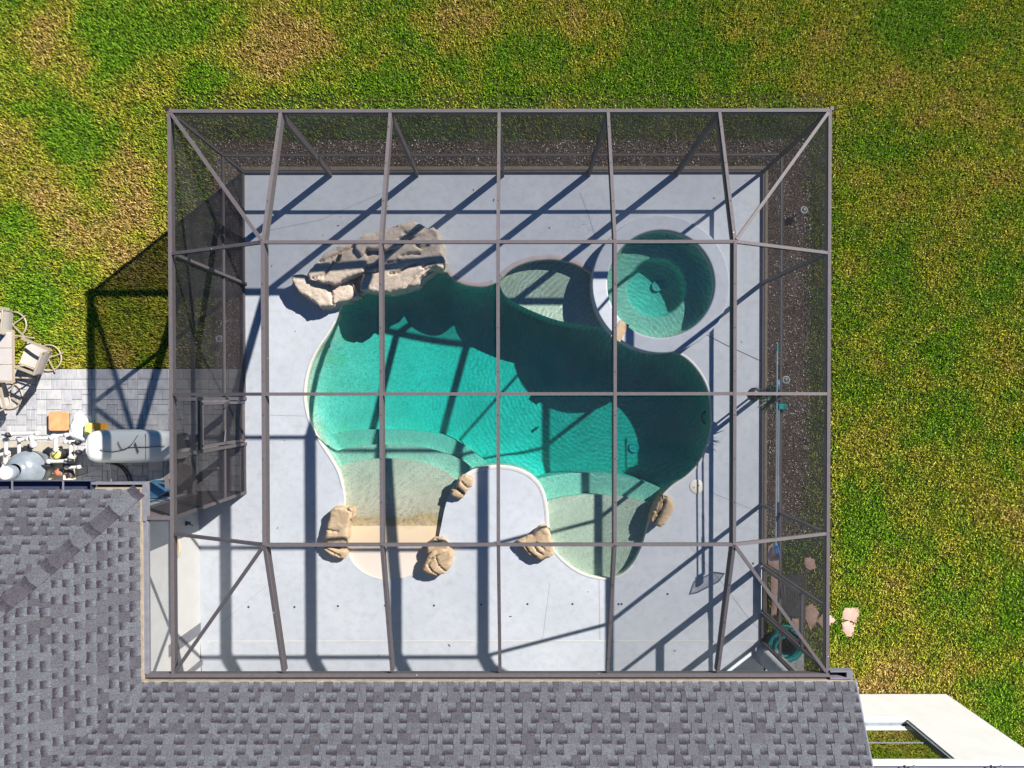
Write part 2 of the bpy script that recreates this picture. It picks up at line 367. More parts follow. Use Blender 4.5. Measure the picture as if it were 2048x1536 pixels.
MAT = dict(
    deck=m_deck(), deck_lip=plain('coping_coating', (.56, .56, .545), .7, .08, 5, .25, 0, .3, 90),
    bronze=m_metal('bronze_aluminium', (.100, .086, .090), .65), bronze_dark=m_metal('dark_bronze_aluminium', (.11, .09, .092)),
    screen=m_screen('insect_screen', .15, (.040, .042, .045)), screen_side=m_screen('insect_screen_side', .37, (.030, .028, .031)),
    screen_dusty=m_screen('dusty_insect_screen', .25, (.12, .13, .14)),
    plaster=m_plaster(), beach=m_beach(), water=m_water(),
    rock=m_rock('waterfall_stone', (.50, .41, .33), (.58, .485, .395), (.40, .30, .23)), rock_tan=m_rock('tan_boulder_stone', (.43, .31, .19), (.54, .41, .27), (.34, .20, .10)),
    coping_pink=plain('pinkish_coping', (.40, .345, .34), .8, .12, 5, .2, 0, .4, 80), crack=plain('dark_joint', (.05, .045, .04), .9), sealant=plain('joint_sealant', (.30, .31, .33), .9),
    shingle=m_shingle(), roofbase=plain('roof_underlay', (.05, .045, .05), .9), fascia=plain('beige_fascia', (.27, .225, .165), .55, .2, 10), stucco=plain('white_stucco', (.50, .49, .475), .85, .05, 3, .2, 0, .4, 120),
    white=plain('white_paint', (.62, .62, .62), .4, .04), pvc=plain('white_pvc', (.46, .45, .44), .35, .06), shadowed=plain('painted_gap_shade', (.02, .02, .022), .8),  # shadowed: near-black colour that paints the shade in gaps and channels
    navy=plain('dark_gutter_metal', (.04, .042, .075), .4), galv=plain('pale_gutter_metal', (.15, .15, .17), .4), soil=m_soil(), grass=m_grass(), mulch=m_mulch(), paver=m_paver(),
    sand=plain('paver_joint_sand', (.16, .155, .15), .95), filt=plain('grey_filter_plastic', (.16, .185, .215), .35, .2, 5), black=plain('black_plastic', (.02, .02, .025), .4), gauge=plain('yellow_lid', (.52, .50, .12), .3),
    terr=plain('tan_rubber_seat', (.52, .27, .12), .7, .22, 7), bag=plain('white_plastic_bag', (.72, .78, .80), .45, .05), amber=plain('amber_plastic', (.62, .30, .02), .25, .15), tub=plain('white_gelcoat', (.50, .51, .50), .3, .04, 2),
    chairm=plain('champagne_metal', (.30, .25, .185), .4, .08), sling=plain('cream_sling', (.38, .355, .33), .8, .05, 30), tabletop=plain('cream_table_panel', (.40, .365, .34), .5, .04), greywood=plain('weathered_grey_wood', (.26, .22, .21), .8, .2, 20),
    teal=plain('teal_plastic', (.0, .24, .24), .45, .2, 20), steel=plain('pale_aluminium_pole', (.55, .57, .58), .3, .1, 10, .5, .6), blue=plain('blue_plastic', (.03, .09, .35), .4), sky=plain('light_blue_plastic', (.07, .20, .33), .4), net=plain('dark_mesh', (.03, .04, .05), .8),
    flag=plain('pink_flagstone', (.46, .29, .24), .85, .15, 6, .2, 0, .6, 60), mat=plain('dark_doormat', (.055, .045, .045), .9, .3, 30), concrete=plain('grey_concrete', (.36, .37, .38), .85, .12, 5, .2, 0, .5, 60),
    lid=plain('cream_lid', (.70, .66, .56), .5, .04), leaf=plain('bromeliad_leaf', (.05, .10, .06), .5, .5, 20), pot=plain('dark_pot', (.05, .05, .06), .5), glow=plain('frosted_cap', (.55, .55, .53), .4), redroof=plain('rust', (.3, .1, .05), .8),
    ceil=plain('white_soffit', (.65, .65, .63), .8, .05), brass=plain('brass', (.6, .42, .15), .3, .1, 5, .5, 1), beigebox=plain('beige_plastic', (.6, .52, .38), .5), fiber=plain('fibre', (.3, .25, .2), .9))
def m_glass():
    k = NM('window_glass'); g = k.n('ShaderNodeBsdfGlossy', {0: (.82, .95, .88, 1), 'Roughness': .01}); d = k.n('ShaderNodeBsdfDiffuse', {0: (.02, .03, .025, 1)})
    fr = k.n('ShaderNodeFresnel', {'IOR': 2.6}).outputs[0]
    mx = k.n('ShaderNodeMixShader', {0: k.math('ADD', fr, .85, clamp=True), 1: d.outputs[0], 2: g.outputs[0]}); k.t.links.new(mx.outputs[0], k.out.inputs[0]); return k.m
MAT['glass'] = m_glass()

# ------------------------------------------------------------------ layout numbers of the place (metres)
ZE, ZT = 3.156, 4.007
GX = [-5.69, -3.871, -2.08, -.3005, 1.4796, 3.2975, 5.098]
YN, YS = 4.669, -4.562
GY = [2.352, .0455, -2.254]
YR = -1.985                      # short return wall of the cage
XW = -6.65                       # house wing wall

# pool outline
pool_px = [(682, 612), (700, 590), (760, 570), (830, 556), (885, 540), (905, 558), (933, 570), (965, 573), (988, 567), (1004, 555), (1020, 540), (1045, 527), (1075, 520), (1110, 519), (1145, 526), (1172, 540), (1190, 556),
           (1198, 590), (1210, 630), (1232, 662), (1262, 684), (1300, 697), (1335, 702), (1362, 710), (1385, 728), (1405, 755), (1418, 787), (1423, 822), (1422, 860), (1413, 895), (1397, 926), (1372, 952), (1345, 970), (1325, 990), (1310, 1012), (1300, 1038), (1292, 1066), (1282, 1097),
           (1265, 1128), (1245, 1147), (1220, 1156), (1190, 1154), (1160, 1144), (1133, 1126), (1112, 1104), (1102, 1078), (1098, 1048), (1095, 1012), (1087, 980), (1070, 956), (1045, 940), (1015, 932), (985, 931), (955, 936), (935, 945), (915, 962), (900, 985), (890, 1015), (883, 1048), (876, 1080),
           (865, 1110), (850, 1132), (825, 1149), (790, 1158), (755, 1156), (725, 1143), (704, 1122), (694, 1092), (690, 1050), (689, 1010), (686, 975), (677, 942), (660, 912), (640, 882), (622, 848), (612, 810), (611, 775), (619, 735), (635, 700), (655, 670), (671, 642)]
POOL = smooth_loop([a2(*p) for p in pool_px], 3)
SPA_C = a2(1322, 568, .35); SPA_RO, SPA_RI = 1.40, 1.09
SPA_HOLE = circle(SPA_C[0], SPA_C[1], 1.12, 72)
GROUND_Z = -.05

# ------------------------------------------------------------------ ground and lawn
PB = (-5.4, 4.9, -4.3, 4.4)          # pit below the deck
def rect(x0, x1, y0, y1): return [(x0, y0), (x1, y0), (x1, y1), (x0, y1)]
mb = MB(); sheet(mb, rect(-120, 120, -120, 120), [rect(*PB)], GROUND_Z); mb.build('ground', MAT['soil'], kind='structure')

DX0, DX1, DY0, DY1 = -5.73, 5.14, -8.3, 4.71
def vnoise(X, Y, sc, seed):
    r = np.random.RandomState(seed); G = r.rand(128, 128); x = (X / sc) % 127; y = (Y / sc) % 127
    i = np.floor(x).astype(int); j = np.floor(y).astype(int); fx = x - i; fy = y - j; fx = fx * fx * (3 - 2 * fx); fy = fy * fy * (3 - 2 * fy); i1 = (i + 1) % 127; j1 = (j + 1) % 127
    return (G[i, j] * (1 - fx) + G[i1, j] * fx) * (1 - fy) + (G[i, j1] * (1 - fx) + G[i1, j1] * fx) * fy
def fbm(X, Y, sc, seed, o=4):
    s = 0; a = .5; t = 0
    for k in range(o): s = s + a * vnoise(X + 37 * k, Y + 11 * k, sc / 2 ** k, seed + k); t += a; a *= .55
    return s / t
PATCH = [(560, 60, 75, .8), (490, 100, 45, .6), (640, 75, 45, .5), (560, 120, 45, .6), (950, 40, 70, .55), (1040, 30, 60, .45), (300, 170, 45, .75), (345, 120, 28, .7), (250, 170, 35, .5), (90, 45, 50, .6), (80, 110, 40, .45), (160, 150, 40, .4), (60, 390, 60, .7), (130, 430, 60, .6), (210, 470, 70, .7), (250, 330, 40, .7), (270, 410, 50, .6), (20, 290, 45, .7), (160, 480, 60, .5), (1150, 45, 40, .5), (1240, 38, 35, .5), (1510, 125, 32, .6), (860, 60, 40, .4), (760, 110, 35, .45),
         (1750, 860, 45, .5), (1770, 1370, 60, .7), (1880, 1380, 60, .6), (1700, 1380, 40, .6), (290, 520, 60, .6), (1960, 1000, 60, .35), (1720, 700, 40, .35), (180, 600, 40, .5), (130, 700, 60, .5), (240, 700, 60, .4), (1950, 180, 60, .45), (1860, 240, 50, .35), (1830, 1000, 50, .3), (1700, 330, 35, .3), (1800, 1180, 50, .35), (1470, 40, 50, .3), (1990, 700, 50, .4)]
GREEN = [(270, 60, 120, .5), (200, 110, 60, .4), (140, 270, 85, .6), (30, 440, 45, .6), (60, 570, 70, .6), (1515, 130, 40, .0), (1520, 170, 70, .4), (1690, 1240, 35, .7), (620, 170, 120, .5), (800, 190, 90, .5), (1000, 150, 120, .4), (1350, 90, 120, .4), (1250, 190, 90, .4), (1990, 1430, 70, .7), (1750, 1030, 60, .5), (1740, 790, 60, .5), (1900, 860, 60, .4), (1780, 300, 60, .4), (1700, 460, 50, .4), (1960, 560, 60, .4), (1850, 60, 60, .4), (60, 640, 60, .4)]
def dryness(X, Y):
    d = .29 + (fbm(X, Y, 1.3, 11) - .5) * 1.0 + (fbm(X, Y, .3, 31) - .5) * .95 + .05 * np.clip((X - 5) / 4, 0, 1)
    for l, sg in ((PATCH, 1), (GREEN, -1)):
        for px, py, r, a in l:
            c = a2(px, py); rr = r / 96.0; wob = 1 + (fbm(X, Y, .5, 77) - .5) * 1.1
            d = d + sg * a * .66 * np.exp(-((X - c[0]) ** 2 + (Y - c[1]) ** 2) / (rr * wob) ** 2)
    return np.clip(d, 0, 1)
PAVE = (-13.2, -5.72, YR + .02, a2(100, 738)[1])
BEDS = [(-6.25, 5.9, 4.80, 5.28), (-6.25, -5.75, .62, 4.80), (5.16, 5.95, -2.9, 4.80)]
STONES_PX = []
def blades(name, mat, n, box, keep, size, wid, zoff, tintf, lean=(.3, 1.1), label=None, seed=5, **kw):
    r = np.random.RandomState(seed); X = r.uniform(box[0], box[1], n); Y = r.uniform(box[2], box[3], n)
    m = keep(X, Y, r); X = X[m]; Y = Y[m]; n = len(X)
    a = r.uniform(0, 2 * np.pi, n); L = r.uniform(size[0], size[1], n); th = r.uniform(lean[0], lean[1], n); W = r.uniform(wid[0], wid[1], n)
    dx = np.cos(a) * np.sin(th) * L; dy = np.sin(a) * np.sin(th) * L; dz = np.cos(th) * L
    px = -np.sin(a) * W / 2; py = np.cos(a) * W / 2
    V = np.empty((n, 4, 3)); z0 = zoff
    V[:, 0] = np.stack([X - px, Y - py, np.full(n, z0)], 1); V[:, 1] = np.stack([X + px, Y + py, np.full(n, z0)], 1)
    V[:, 2] = np.stack([X + dx * .55 + px * .8, Y + dy * .55 + py * .8, z0 + dz * .75], 1); V[:, 3] = np.stack([X + dx, Y + dy, z0 + dz * .85], 1)
    me = bpy.data.meshes.new(name); me.vertices.add(4 * n); me.vertices.foreach_set('co', V.ravel())
    me.loops.add(4 * n); me.polygons.add(n); me.loops.foreach_set('vertex_index', (np.arange(4 * n).reshape(n, 4)[:, [0, 1, 2, 3]]).ravel())
    me.polygons.foreach_set('loop_start', np.arange(n) * 4)
    me.update(calc_edges=True)
    ca = me.attributes.new('tint', 'FLOAT_COLOR', 'POINT'); T = np.ones((n, 4, 4)); d = tintf(X, Y); T[:, :, 0] = d[:, None]; T[:, :, 1] = r.rand(n)[:, None]; ca.data.foreach_set('color', T.ravel())
    me.materials.append(mat); return link(name, me, kind='stuff', **kw)
PYTOP = PAVE[3]
def keep_grass(X, Y, r):
    k = np.ones(X.shape, bool)
    k &= ~((X > -5.85) & (X < 5.25) & (Y < 4.85))
    k &= ~((X < -5.7) & (Y < PYTOP + .02) )
    k &= ~((X > 5.0) & (X < 9.05) & (Y < -6.2)) & ~((X > 5.1) & (X < 8) & (Y < -6.2)) 
    e = (fbm(X, Y, .3, 91) - .5) * .35
    n1 = (Y > 4.8) & (Y < 5.28 + e) & (X > -6.2) & (X < 5.9); w1 = (X > -6.3 + e) & (X < -5.7) & (Y < 4.9); e1 = (X < 6.0 + e * 1.5) & (X > 5.1) & (Y < 4.9) & (Y > -2.7)
    bed = n1 | w1 | e1
    thin = ((Y > 4.7) & (Y < 6.3) & (X > -7.1) & (X < 6.5)) | ((X > -7.3) & (X < -5.7) & (Y < 6)) | ((X > 5.1) & (X < 6.6) & (Y > -4.6) & (Y < 6))
    k &= ~(bed & (r.rand(len(X)) > .05)); k &= ~(thin & (r.rand(len(X)) > .45))
    for st in STONES_PX: k &= ~inside_np([a2(*p) for p in st], X, Y)
    return k
STONES_PX += [[(1610, 1118), (1622, 1114), (1630, 1122), (1635, 1136), (1622, 1141), (1613, 1137)],
              [(1690, 1218), (1718, 1215), (1721, 1228), (1714, 1246), (1700, 1242), (1685, 1238)],
              [(1684, 1246), (1700, 1243), (1713, 1250), (1708, 1276), (1694, 1273), (1687, 1262)],
              [(1612, 1214), (1628, 1207), (1640, 1226), (1632, 1248), (1622, 1262), (1612, 1240)],
              [(1633, 1242), (1651, 1222), (1674, 1241), (1661, 1253), (1652, 1262)],
              [(1537, 1092), (1548, 1086), (1556, 1110), (1562, 1126), (1562, 1145), (1537, 1128)],
              [(1544, 1148), (1558, 1156), (1557, 1232), (1543, 1232)],
              [(1585, 1238), (1609, 1238), (1609, 1262), (1588, 1266)]]
blades('grass', MAT['grass'], 1150000, (-11.5, 11.2, -9.2, 9.3), keep_grass, (.045, .10), (.009, .02), GROUND_Z - .005, dryness, label='green and yellow lawn grass with dry tan patches round the pool cage')
# mulch beds and their loose chips
mb = MB()
for b in BEDS:
    ol = []; x0, x1, y0, y1 = b
    for k in range(60): ol.append((x0 + (x1 - x0) * k / 60, y0))
    for k in range(40): ol.append((x1 + rnd.uniform(-.04, .04), y0 + (y1 - y0) * k / 40))
    for k in range(60): ol.append((x1 - (x1 - x0) * k / 60, y1 + (rnd.uniform(-.05, .05) if b is BEDS[0] else 0)))
    for k in range(40): ol.append((x0 + (rnd.uniform(-.05, .05) if b is BEDS[1] else 0), y1 - (y1 - y0) * k / 40))
    V, Fc = region(ol); mb.add([(x, y, GROUND_Z + .006 + .004 * BEDS.index(b)) for x, y in V], Fc)
mb.build('mulch_bed', MAT['mulch'], kind='structure')
def keep_bed(X, Y, r):
    k = np.zeros(X.shape, bool)
    for x0, x1, y0, y1 in BEDS: k |= (X > x0 - .05) & (X < x1 + .15) & (Y > y0) & (Y < y1 + .06)
    return k & ~((X > -5.8) & (X < 5.2) & (Y < 4.8))
blades('mulch', m_tint('mulch_chips', [(0, (.05, .033, .025)), (.6, (.18, .12, .085)), (.9, (.30, .21, .16)), (1, (.5, .42, .36))]), 330000, (-6.6, 6.2, -3, 5.5), keep_bed, (.02, .06), (.01, .022), GROUND_Z + .01, lambda X, Y: X * 0, (.8, 1.5), label='brown mulch chips in the beds along the screen walls', seed=8)
def keep_shell(X, Y, r): return keep_bed(X, Y, r) & (fbm(X, Y, .25, 5) > .42)
blades('shells', m_tint('white_shell', [(0, (.35, .32, .29)), (1, (.85, .83, .80))]), 20000, (-6.6, 6.2, -3, 5.5), keep_shell, (.012, .035), (.012, .028), GROUND_Z + .03, lambda X, Y: X * 0, (1.2, 1.55), label='scattered white shell pieces lying on the mulch', seed=9)

# ------------------------------------------------------------------ pool deck
deck = MB()
outer = [(DX0, DY0), (DX1, DY0), (DX1, DY1), (DX0, DY1)]
outer = [(DX0, YR), (DX0, DY1), (DX1, DY1), (DX1, DY0), (XW, DY0), (XW, YR)]
V, Fc = region(outer, [POOL, SPA_HOLE]); deck.add([(x, y, 0) for x, y in V], Fc)
wall_strip(deck, outer, -.3, 0, smooth=False)
DECK = deck.build('pool_deck', MAT['deck'], kind='structure')
def offset_loop(loop, d):
    n = len(loop); out = []
    for i in range(n):
        a = Vector(loop[i - 1]); c = Vector(loop[(i + 1) % n]); t = (c - a).normalized(); out.append((loop[i][0] + t.y * d, loop[i][1] - t.x * d))
    return out
area = sum(POOL[i][0] * POOL[(i + 1) % len(POOL)][1] - POOL[(i + 1) % len(POOL)][0] * POOL[i][1] for i in range(len(POOL)))
OUT = 1 if area > 0 else -1
def ribbon(mb, pts, w, z0, z1):
    pts = [Vector(p) for p in pts]; L = []; Rr = []
    for i, p in enumerate(pts):
        t = (pts[min(i + 1, len(pts) - 1)] - pts[max(i - 1, 0)]).normalized(); nrm = Vector((-t.y, t.x)); L.append(p + nrm * w / 2); Rr.append(p - nrm * w / 2)
    n = len(pts); vs = [(p.x, p.y, z1) for p in L] + [(p.x, p.y, z1) for p in Rr]
    mb.add(vs, [(i, n + i, n + i + 1, i + 1) for i in range(n - 1)])
# coping lip: a low rounded band, lighter than the deck
def coping(name, idx, parent, cw=.05, cm='deck_lip'):
    mb = MB(); prof = [(.0, .004), (.008, .010), (.02, .012), (cw - .01, .008), (cw, .002)]
    rows = [offset_loop(POOL, OUT * (d - .006)) for d, z in prof]
    m = len(idx)
    vs = [(rows[k][i][0], rows[k][i][1], prof[k][1]) for k in range(len(prof)) for i in idx]
    fs = [(k * m + i, k * m + i + 1, (k + 1) * m + i + 1, (k + 1) * m + i) for k in range(len(prof) - 1) for i in range(m - 1)]
    mb.add(vs, fs, True); return mb.build(name, MAT[cm], parent)
def near_i(px, py):
    q = a2(px, py); return min(range(len(POOL)), key=lambda i: (POOL[i][0] - q[0]) ** 2 + (POOL[i][1] - q[1]) ** 2)
def arc_idx(p, q):
    i, j = near_i(*p), near_i(*q); out = []
    while True:
        out.append(i)
        if i == j: break
        i = (i + 1) % len(POOL)
    return out
# joints in the deck
def joint(pts, w=.009, z=.003, m='sealant'):
    mb = MB(); ribbon(mb, [a2(*p) for p in pts], w, 0, z); return mb.build('deck_joint', MAT[m], DECK)
joint([(532, 462), (640, 440), (720, 405), (768, 385)]); joint([(1395, 660), (1452, 690), (1526, 724)], .012, .003, 'crack'); joint([(1380, 1092), (1440, 1160), (1500, 1240), (1530, 1268)])
joint([(1418, 983), (1460, 1000), (1530, 1030)]); joint([(1160, 385), (1175, 425), (1190, 470)]); joint([(1198, 1150), (1200, 1280)]); joint([(400, 1283), (403, 1345)], .012, .003, 'crack'); joint([(440, 1250), (480, 1215), (560, 1150)], .007)
joint([(530, 830), (612, 832)], .008); joint([(520, 640), (500, 660)], .008); joint([(1100, 1165), (1085, 1280)], .006)
# channel drain with slots
mb = MB(); y = a2(900, 1283)[1]; mb.mi = 0; mb.box(-6.5, 5.0, y - .02, y + .02, 0, .004); mb.build('channel_drain', MAT['deck_lip'], DECK)
mb = MB()
for k in range(300): x = -6.45 + k * .0375; mb.box(x, x + .011, y - .012, y + .012, .004, .0065)
mb.build('drain_slots', MAT['sealant'], DECK, kind='stuff')
for px, py in [(497, 1214), (589, 1214), (676, 1212), (770, 1211), (868, 1211), (962, 1209), (1055, 1208), (1237, 1208), (1243, 1208), (1506, 1127), (1522, 1126), (1145, 1208), (1335, 1188)]:
    mb = MB(); c = at(px, py); mb.lathe([(.022, 0), (.022, .004), (.0, .005)], c, 12); mb.build('deck_jet', MAT['black'], DECK)
# curb outside the screen walls
mb = MB(); mb.box(DX0 - .06, DX1 + .06, DY1, DY1 + .07, -.2, .012); mb.box(DX1, DX1 + .05, -4.5, DY1, -.2, .010); mb.build('deck_curb', MAT['fascia'], DECK)

# ------------------------------------------------------------------ swimming pool
pool = empty('swimming_pool', 'free-form swimming pool with pale plaster, curved steps and two shallow shelves', 'swimming pool', at(1010, 800))
pl = Vector(pool.location)
def part(mb, name, mat, parent, **kw):
    """build a mesh given in world coordinates as a child of parent"""
    o = mb.build(name, mat, parent, **kw); o.matrix_parent_inverse = Matrix.Identity(4)
    P = parent; M = Matrix.Identity(4)
    while P is not None:
        M = (Matrix.Translation(P.location) @ P.rotation_euler.to_matrix().to_4x4()) @ M; P = P.parent
    o.data.transform(M.inverted()); return o
def ddepth(x, y):
    t = min(1, max(0, (x + 4.6) / 3.6)); t = t * t * (3 - 2 * t)
    return .62 + .62 * t
V, Fc = region(POOL, step=.16)
VX = np.array([v[0] for v in V]); VY = np.array([v[1] for v in V]); D = dist_np(POOL, VX, VY)
mb = MB(); vs = []
for x, y, d in zip(VX, VY, D):
    t = min(1, d / .42); c = 1 - math.sqrt(max(0, 1 - (1 - t) ** 2)); vs.append((x, y, -ddepth(x, y) + c * .42 * .9))
mb.add(vs, Fc, True); part(mb, 'basin_floor', MAT['plaster'], pool)
mb = MB(); wall_strip(mb, POOL, -1.4, .0, OUT < 0); part(mb, 'basin_wall', MAT['plaster'], pool)
def stepslab(name, pts, z, mat='plaster', nose=True):
    lp = [a2(px, py, z) for px, py in pts]; mb = MB(); mb.prism(lp, -1.3, z); return part(mb, name, MAT[mat], pool)
def arc(pts, sub=6): return smooth_loop(pts, sub, False)
# west beach entry and its steps
A1 = arc([(640, 952), (680, 933), (720, 922), (765, 919), (810, 921), (850, 930), (885, 943), (915, 965), (930, 985)])
A2 = arc([(630, 925), (665, 905), (710, 893), (765, 889), (830, 892), (880, 903), (925, 922), (955, 945), (965, 965)])
A3 = arc([(610, 880), (660, 868), (710, 861), (765, 859), (830, 862), (880, 870), (925, 888), (960, 915), (985, 945)])
SW = [(930, 1190), (640, 1190)]
mb = MB(); lp = [a2(*p) for p in A1 + SW]
V, Fc = region(lp, step=.2); y0 = a2(760, 1158)[1]; y1 = a2(760, 930)[1]
def bz(y):
    t = (y - y0) / (y1 - y0); return -.012 - .20 * max(0, t) ** .85 if t > 0 else -.012
vs = [(x, yy, bz(yy)) for x, yy in V]; mb.add(vs, Fc, True); n = len(lp)
mb.add([(p[0], p[1], bz(p[1])) for p in lp] + [(p[0], p[1], -1.3) for p in lp], [(i, (i + 1) % n, n + (i + 1) % n, n + i) for i in range(n)])
part(mb, 'beach_entry', MAT['beach'], pool)
stepslab('step', A2 + SW, -.38); stepslab('step', A3 + SW, -.56)
B1 = arc([(1080, 1008), (1110, 998), (1160, 990), (1215, 990), (1265, 997), (1320, 1012)]); B2 = arc([(1050, 965), (1090, 954), (1140, 947), (1200, 946), (1260, 955), (1325, 978), (1345, 995)])
SE_ = [(1345, 1190), (1060, 1190)]
stepslab('sun_shelf', B1 + SE_, -.205); stepslab('step', B2 + SE_, -.45)
C1 = arc([(1215, 655), (1180, 652), (1140, 646), (1100, 636), (1060, 620), (1030, 605), (1008, 588), (996, 560)])
stepslab('sun_shelf', C1 + [(990, 500), (1215, 500)], -.215)
for a, b in (((1004, 555), (1190, 556)), ((1102, 1078), (900, 985)), ((1265, 1128), (1112, 1104)), ((686, 975), (671, 642)), ((885, 540), (988, 567)), ((1362, 710), (1310, 1012))):
    o = coping('coping', arc_idx(a, b), None, .10 if a in ((1004, 555), (885, 540)) else .085 if a == (1102, 1078) else .05, 'coping_pink' if a in ((1004, 555), (885, 540)) else 'deck_lip'); 
    mbm = o.data; o.parent = pool; mbm.transform(Matrix.Translation(-pl))
def ring_disc(name, px, py, z, r, mat, parent, rim=.012):
    c = at(px, py, z); mb = MB(); mb.lathe([(r, -.02), (r, .012), (r * .85, .02), (r * .78, .01), (r * .5, .016), (.0, .018)], c, 32); return part(mb, name, MAT[mat], parent)
ring_disc('main_drain', 1268, 895, -1.22, .115, 'glow', pool); ring_disc('main_drain', 1272, 776, -1.22, .115, 'glow', pool)
c = at(1412, 835, -.45); mb = MB(); mb.lathe([(.10, 0), (.13, .015), (.15, .0)], (0, 0, 0), 24, True, Matrix.Translation(c) @ Matrix.Rotation(-math.pi / 2 + .5, 4, 'Y')); part(mb, 'pool_light', MAT['black'], pool)
for px, py in ((657, 692), (655, 893), (1390, 920)):
    c = at(px, py, -.3); mb = MB(); mb.lathe([(.045, 0), (.045, .03), (.03, .035), (0, .03)], c, 16); part(mb, 'return_jet', MAT['glow'], pool)
# water
mb = MB(); WL = offset_loop(POOL, OUT * .012); V, Fc = region(WL); mb.add([(x, y, -.115) for x, y in V], Fc); 
mb.add([(x, y, -1.39) for x, y in V], [f[::-1] for f in Fc]); n = len(WL)
mb.add([(p[0], p[1], -1.39) for p in WL] + [(p[0], p[1], -.115) for p in WL], [(i, (i + 1) % n, n + (i + 1) % n, n + i) for i in range(n)])
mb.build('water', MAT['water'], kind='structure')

# ------------------------------------------------------------------ hot tub
cx, cy = SPA_C
spa = empty('hot_tub', 'raised round spa with a broad white rim at the pool edge', 'hot tub', (cx, cy, 0))
mb = MB(); mb.lathe([(SPA_RO, -1.38), (SPA_RO, .32)], (0, 0, 0), 96); mb.lathe([(SPA_RO, .32), (SPA_RO - .006, .338), (SPA_RO - .018, .348), (SPA_RO - .035, .350), (SPA_RI + .03, .351), (SPA_RI + .012, .345), (SPA_RI, .33)], (0, 0, 0), 96, False); mb.lathe([(SPA_RI, .33), (SPA_RI, .1)], (0, 0, 0), 96)
mb.build('rim', MAT['deck'], spa)
mb = MB(); mb.lathe([(SPA_RI - .002, .26), (SPA_RI - .01, .1), (SPA_RI - .05, -.08), (SPA_RI - .16, -.14), (.66, -.15), (.62, -.17), (.605, -.22), (.585, -.38), (.54, -.43), (0, -.45)], (0, 0, 0), 96); mb.build('bowl', MAT['plaster'], spa)
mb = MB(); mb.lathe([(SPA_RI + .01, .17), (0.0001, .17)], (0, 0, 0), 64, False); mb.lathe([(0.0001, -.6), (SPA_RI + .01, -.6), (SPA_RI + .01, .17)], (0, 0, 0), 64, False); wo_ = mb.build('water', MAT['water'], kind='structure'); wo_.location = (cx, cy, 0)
c = at(1314, 573, -.43); mb = MB(); mb.lathe([(.115, 0), (.115, .025), (.095, .03), (.085, .02), (.06, .025), (0, .03)], c, 32); part(mb, 'spa_drain', MAT['glow'], spa)
for k, a in enumerate((10, 80, 55, -30, 110)):
    mb = MB(); mb.lathe([(.035, 0), (.035, .02), (.0, .022)], (0, 0, 0), 12, True, Matrix.Translation(((SPA_RI - .03) * math.cos(R(a)), (SPA_RI - .03) * math.sin(R(a)), 0.0)) @ Matrix.Rotation(R(a), 4, 'Z') @ Matrix.Rotation(-math.pi / 2, 4, 'Y')); mb.build('jet', MAT['glow'], spa)
mb = MB(); q = [a2(1222, 672, .37), a2(1241, 640, .37), a2(1259, 650, .37), a2(1240, 684, .37)]; mb.prism(q, .2, .366); part(mb, 'spillway_stone', MAT['rock_tan'], spa)

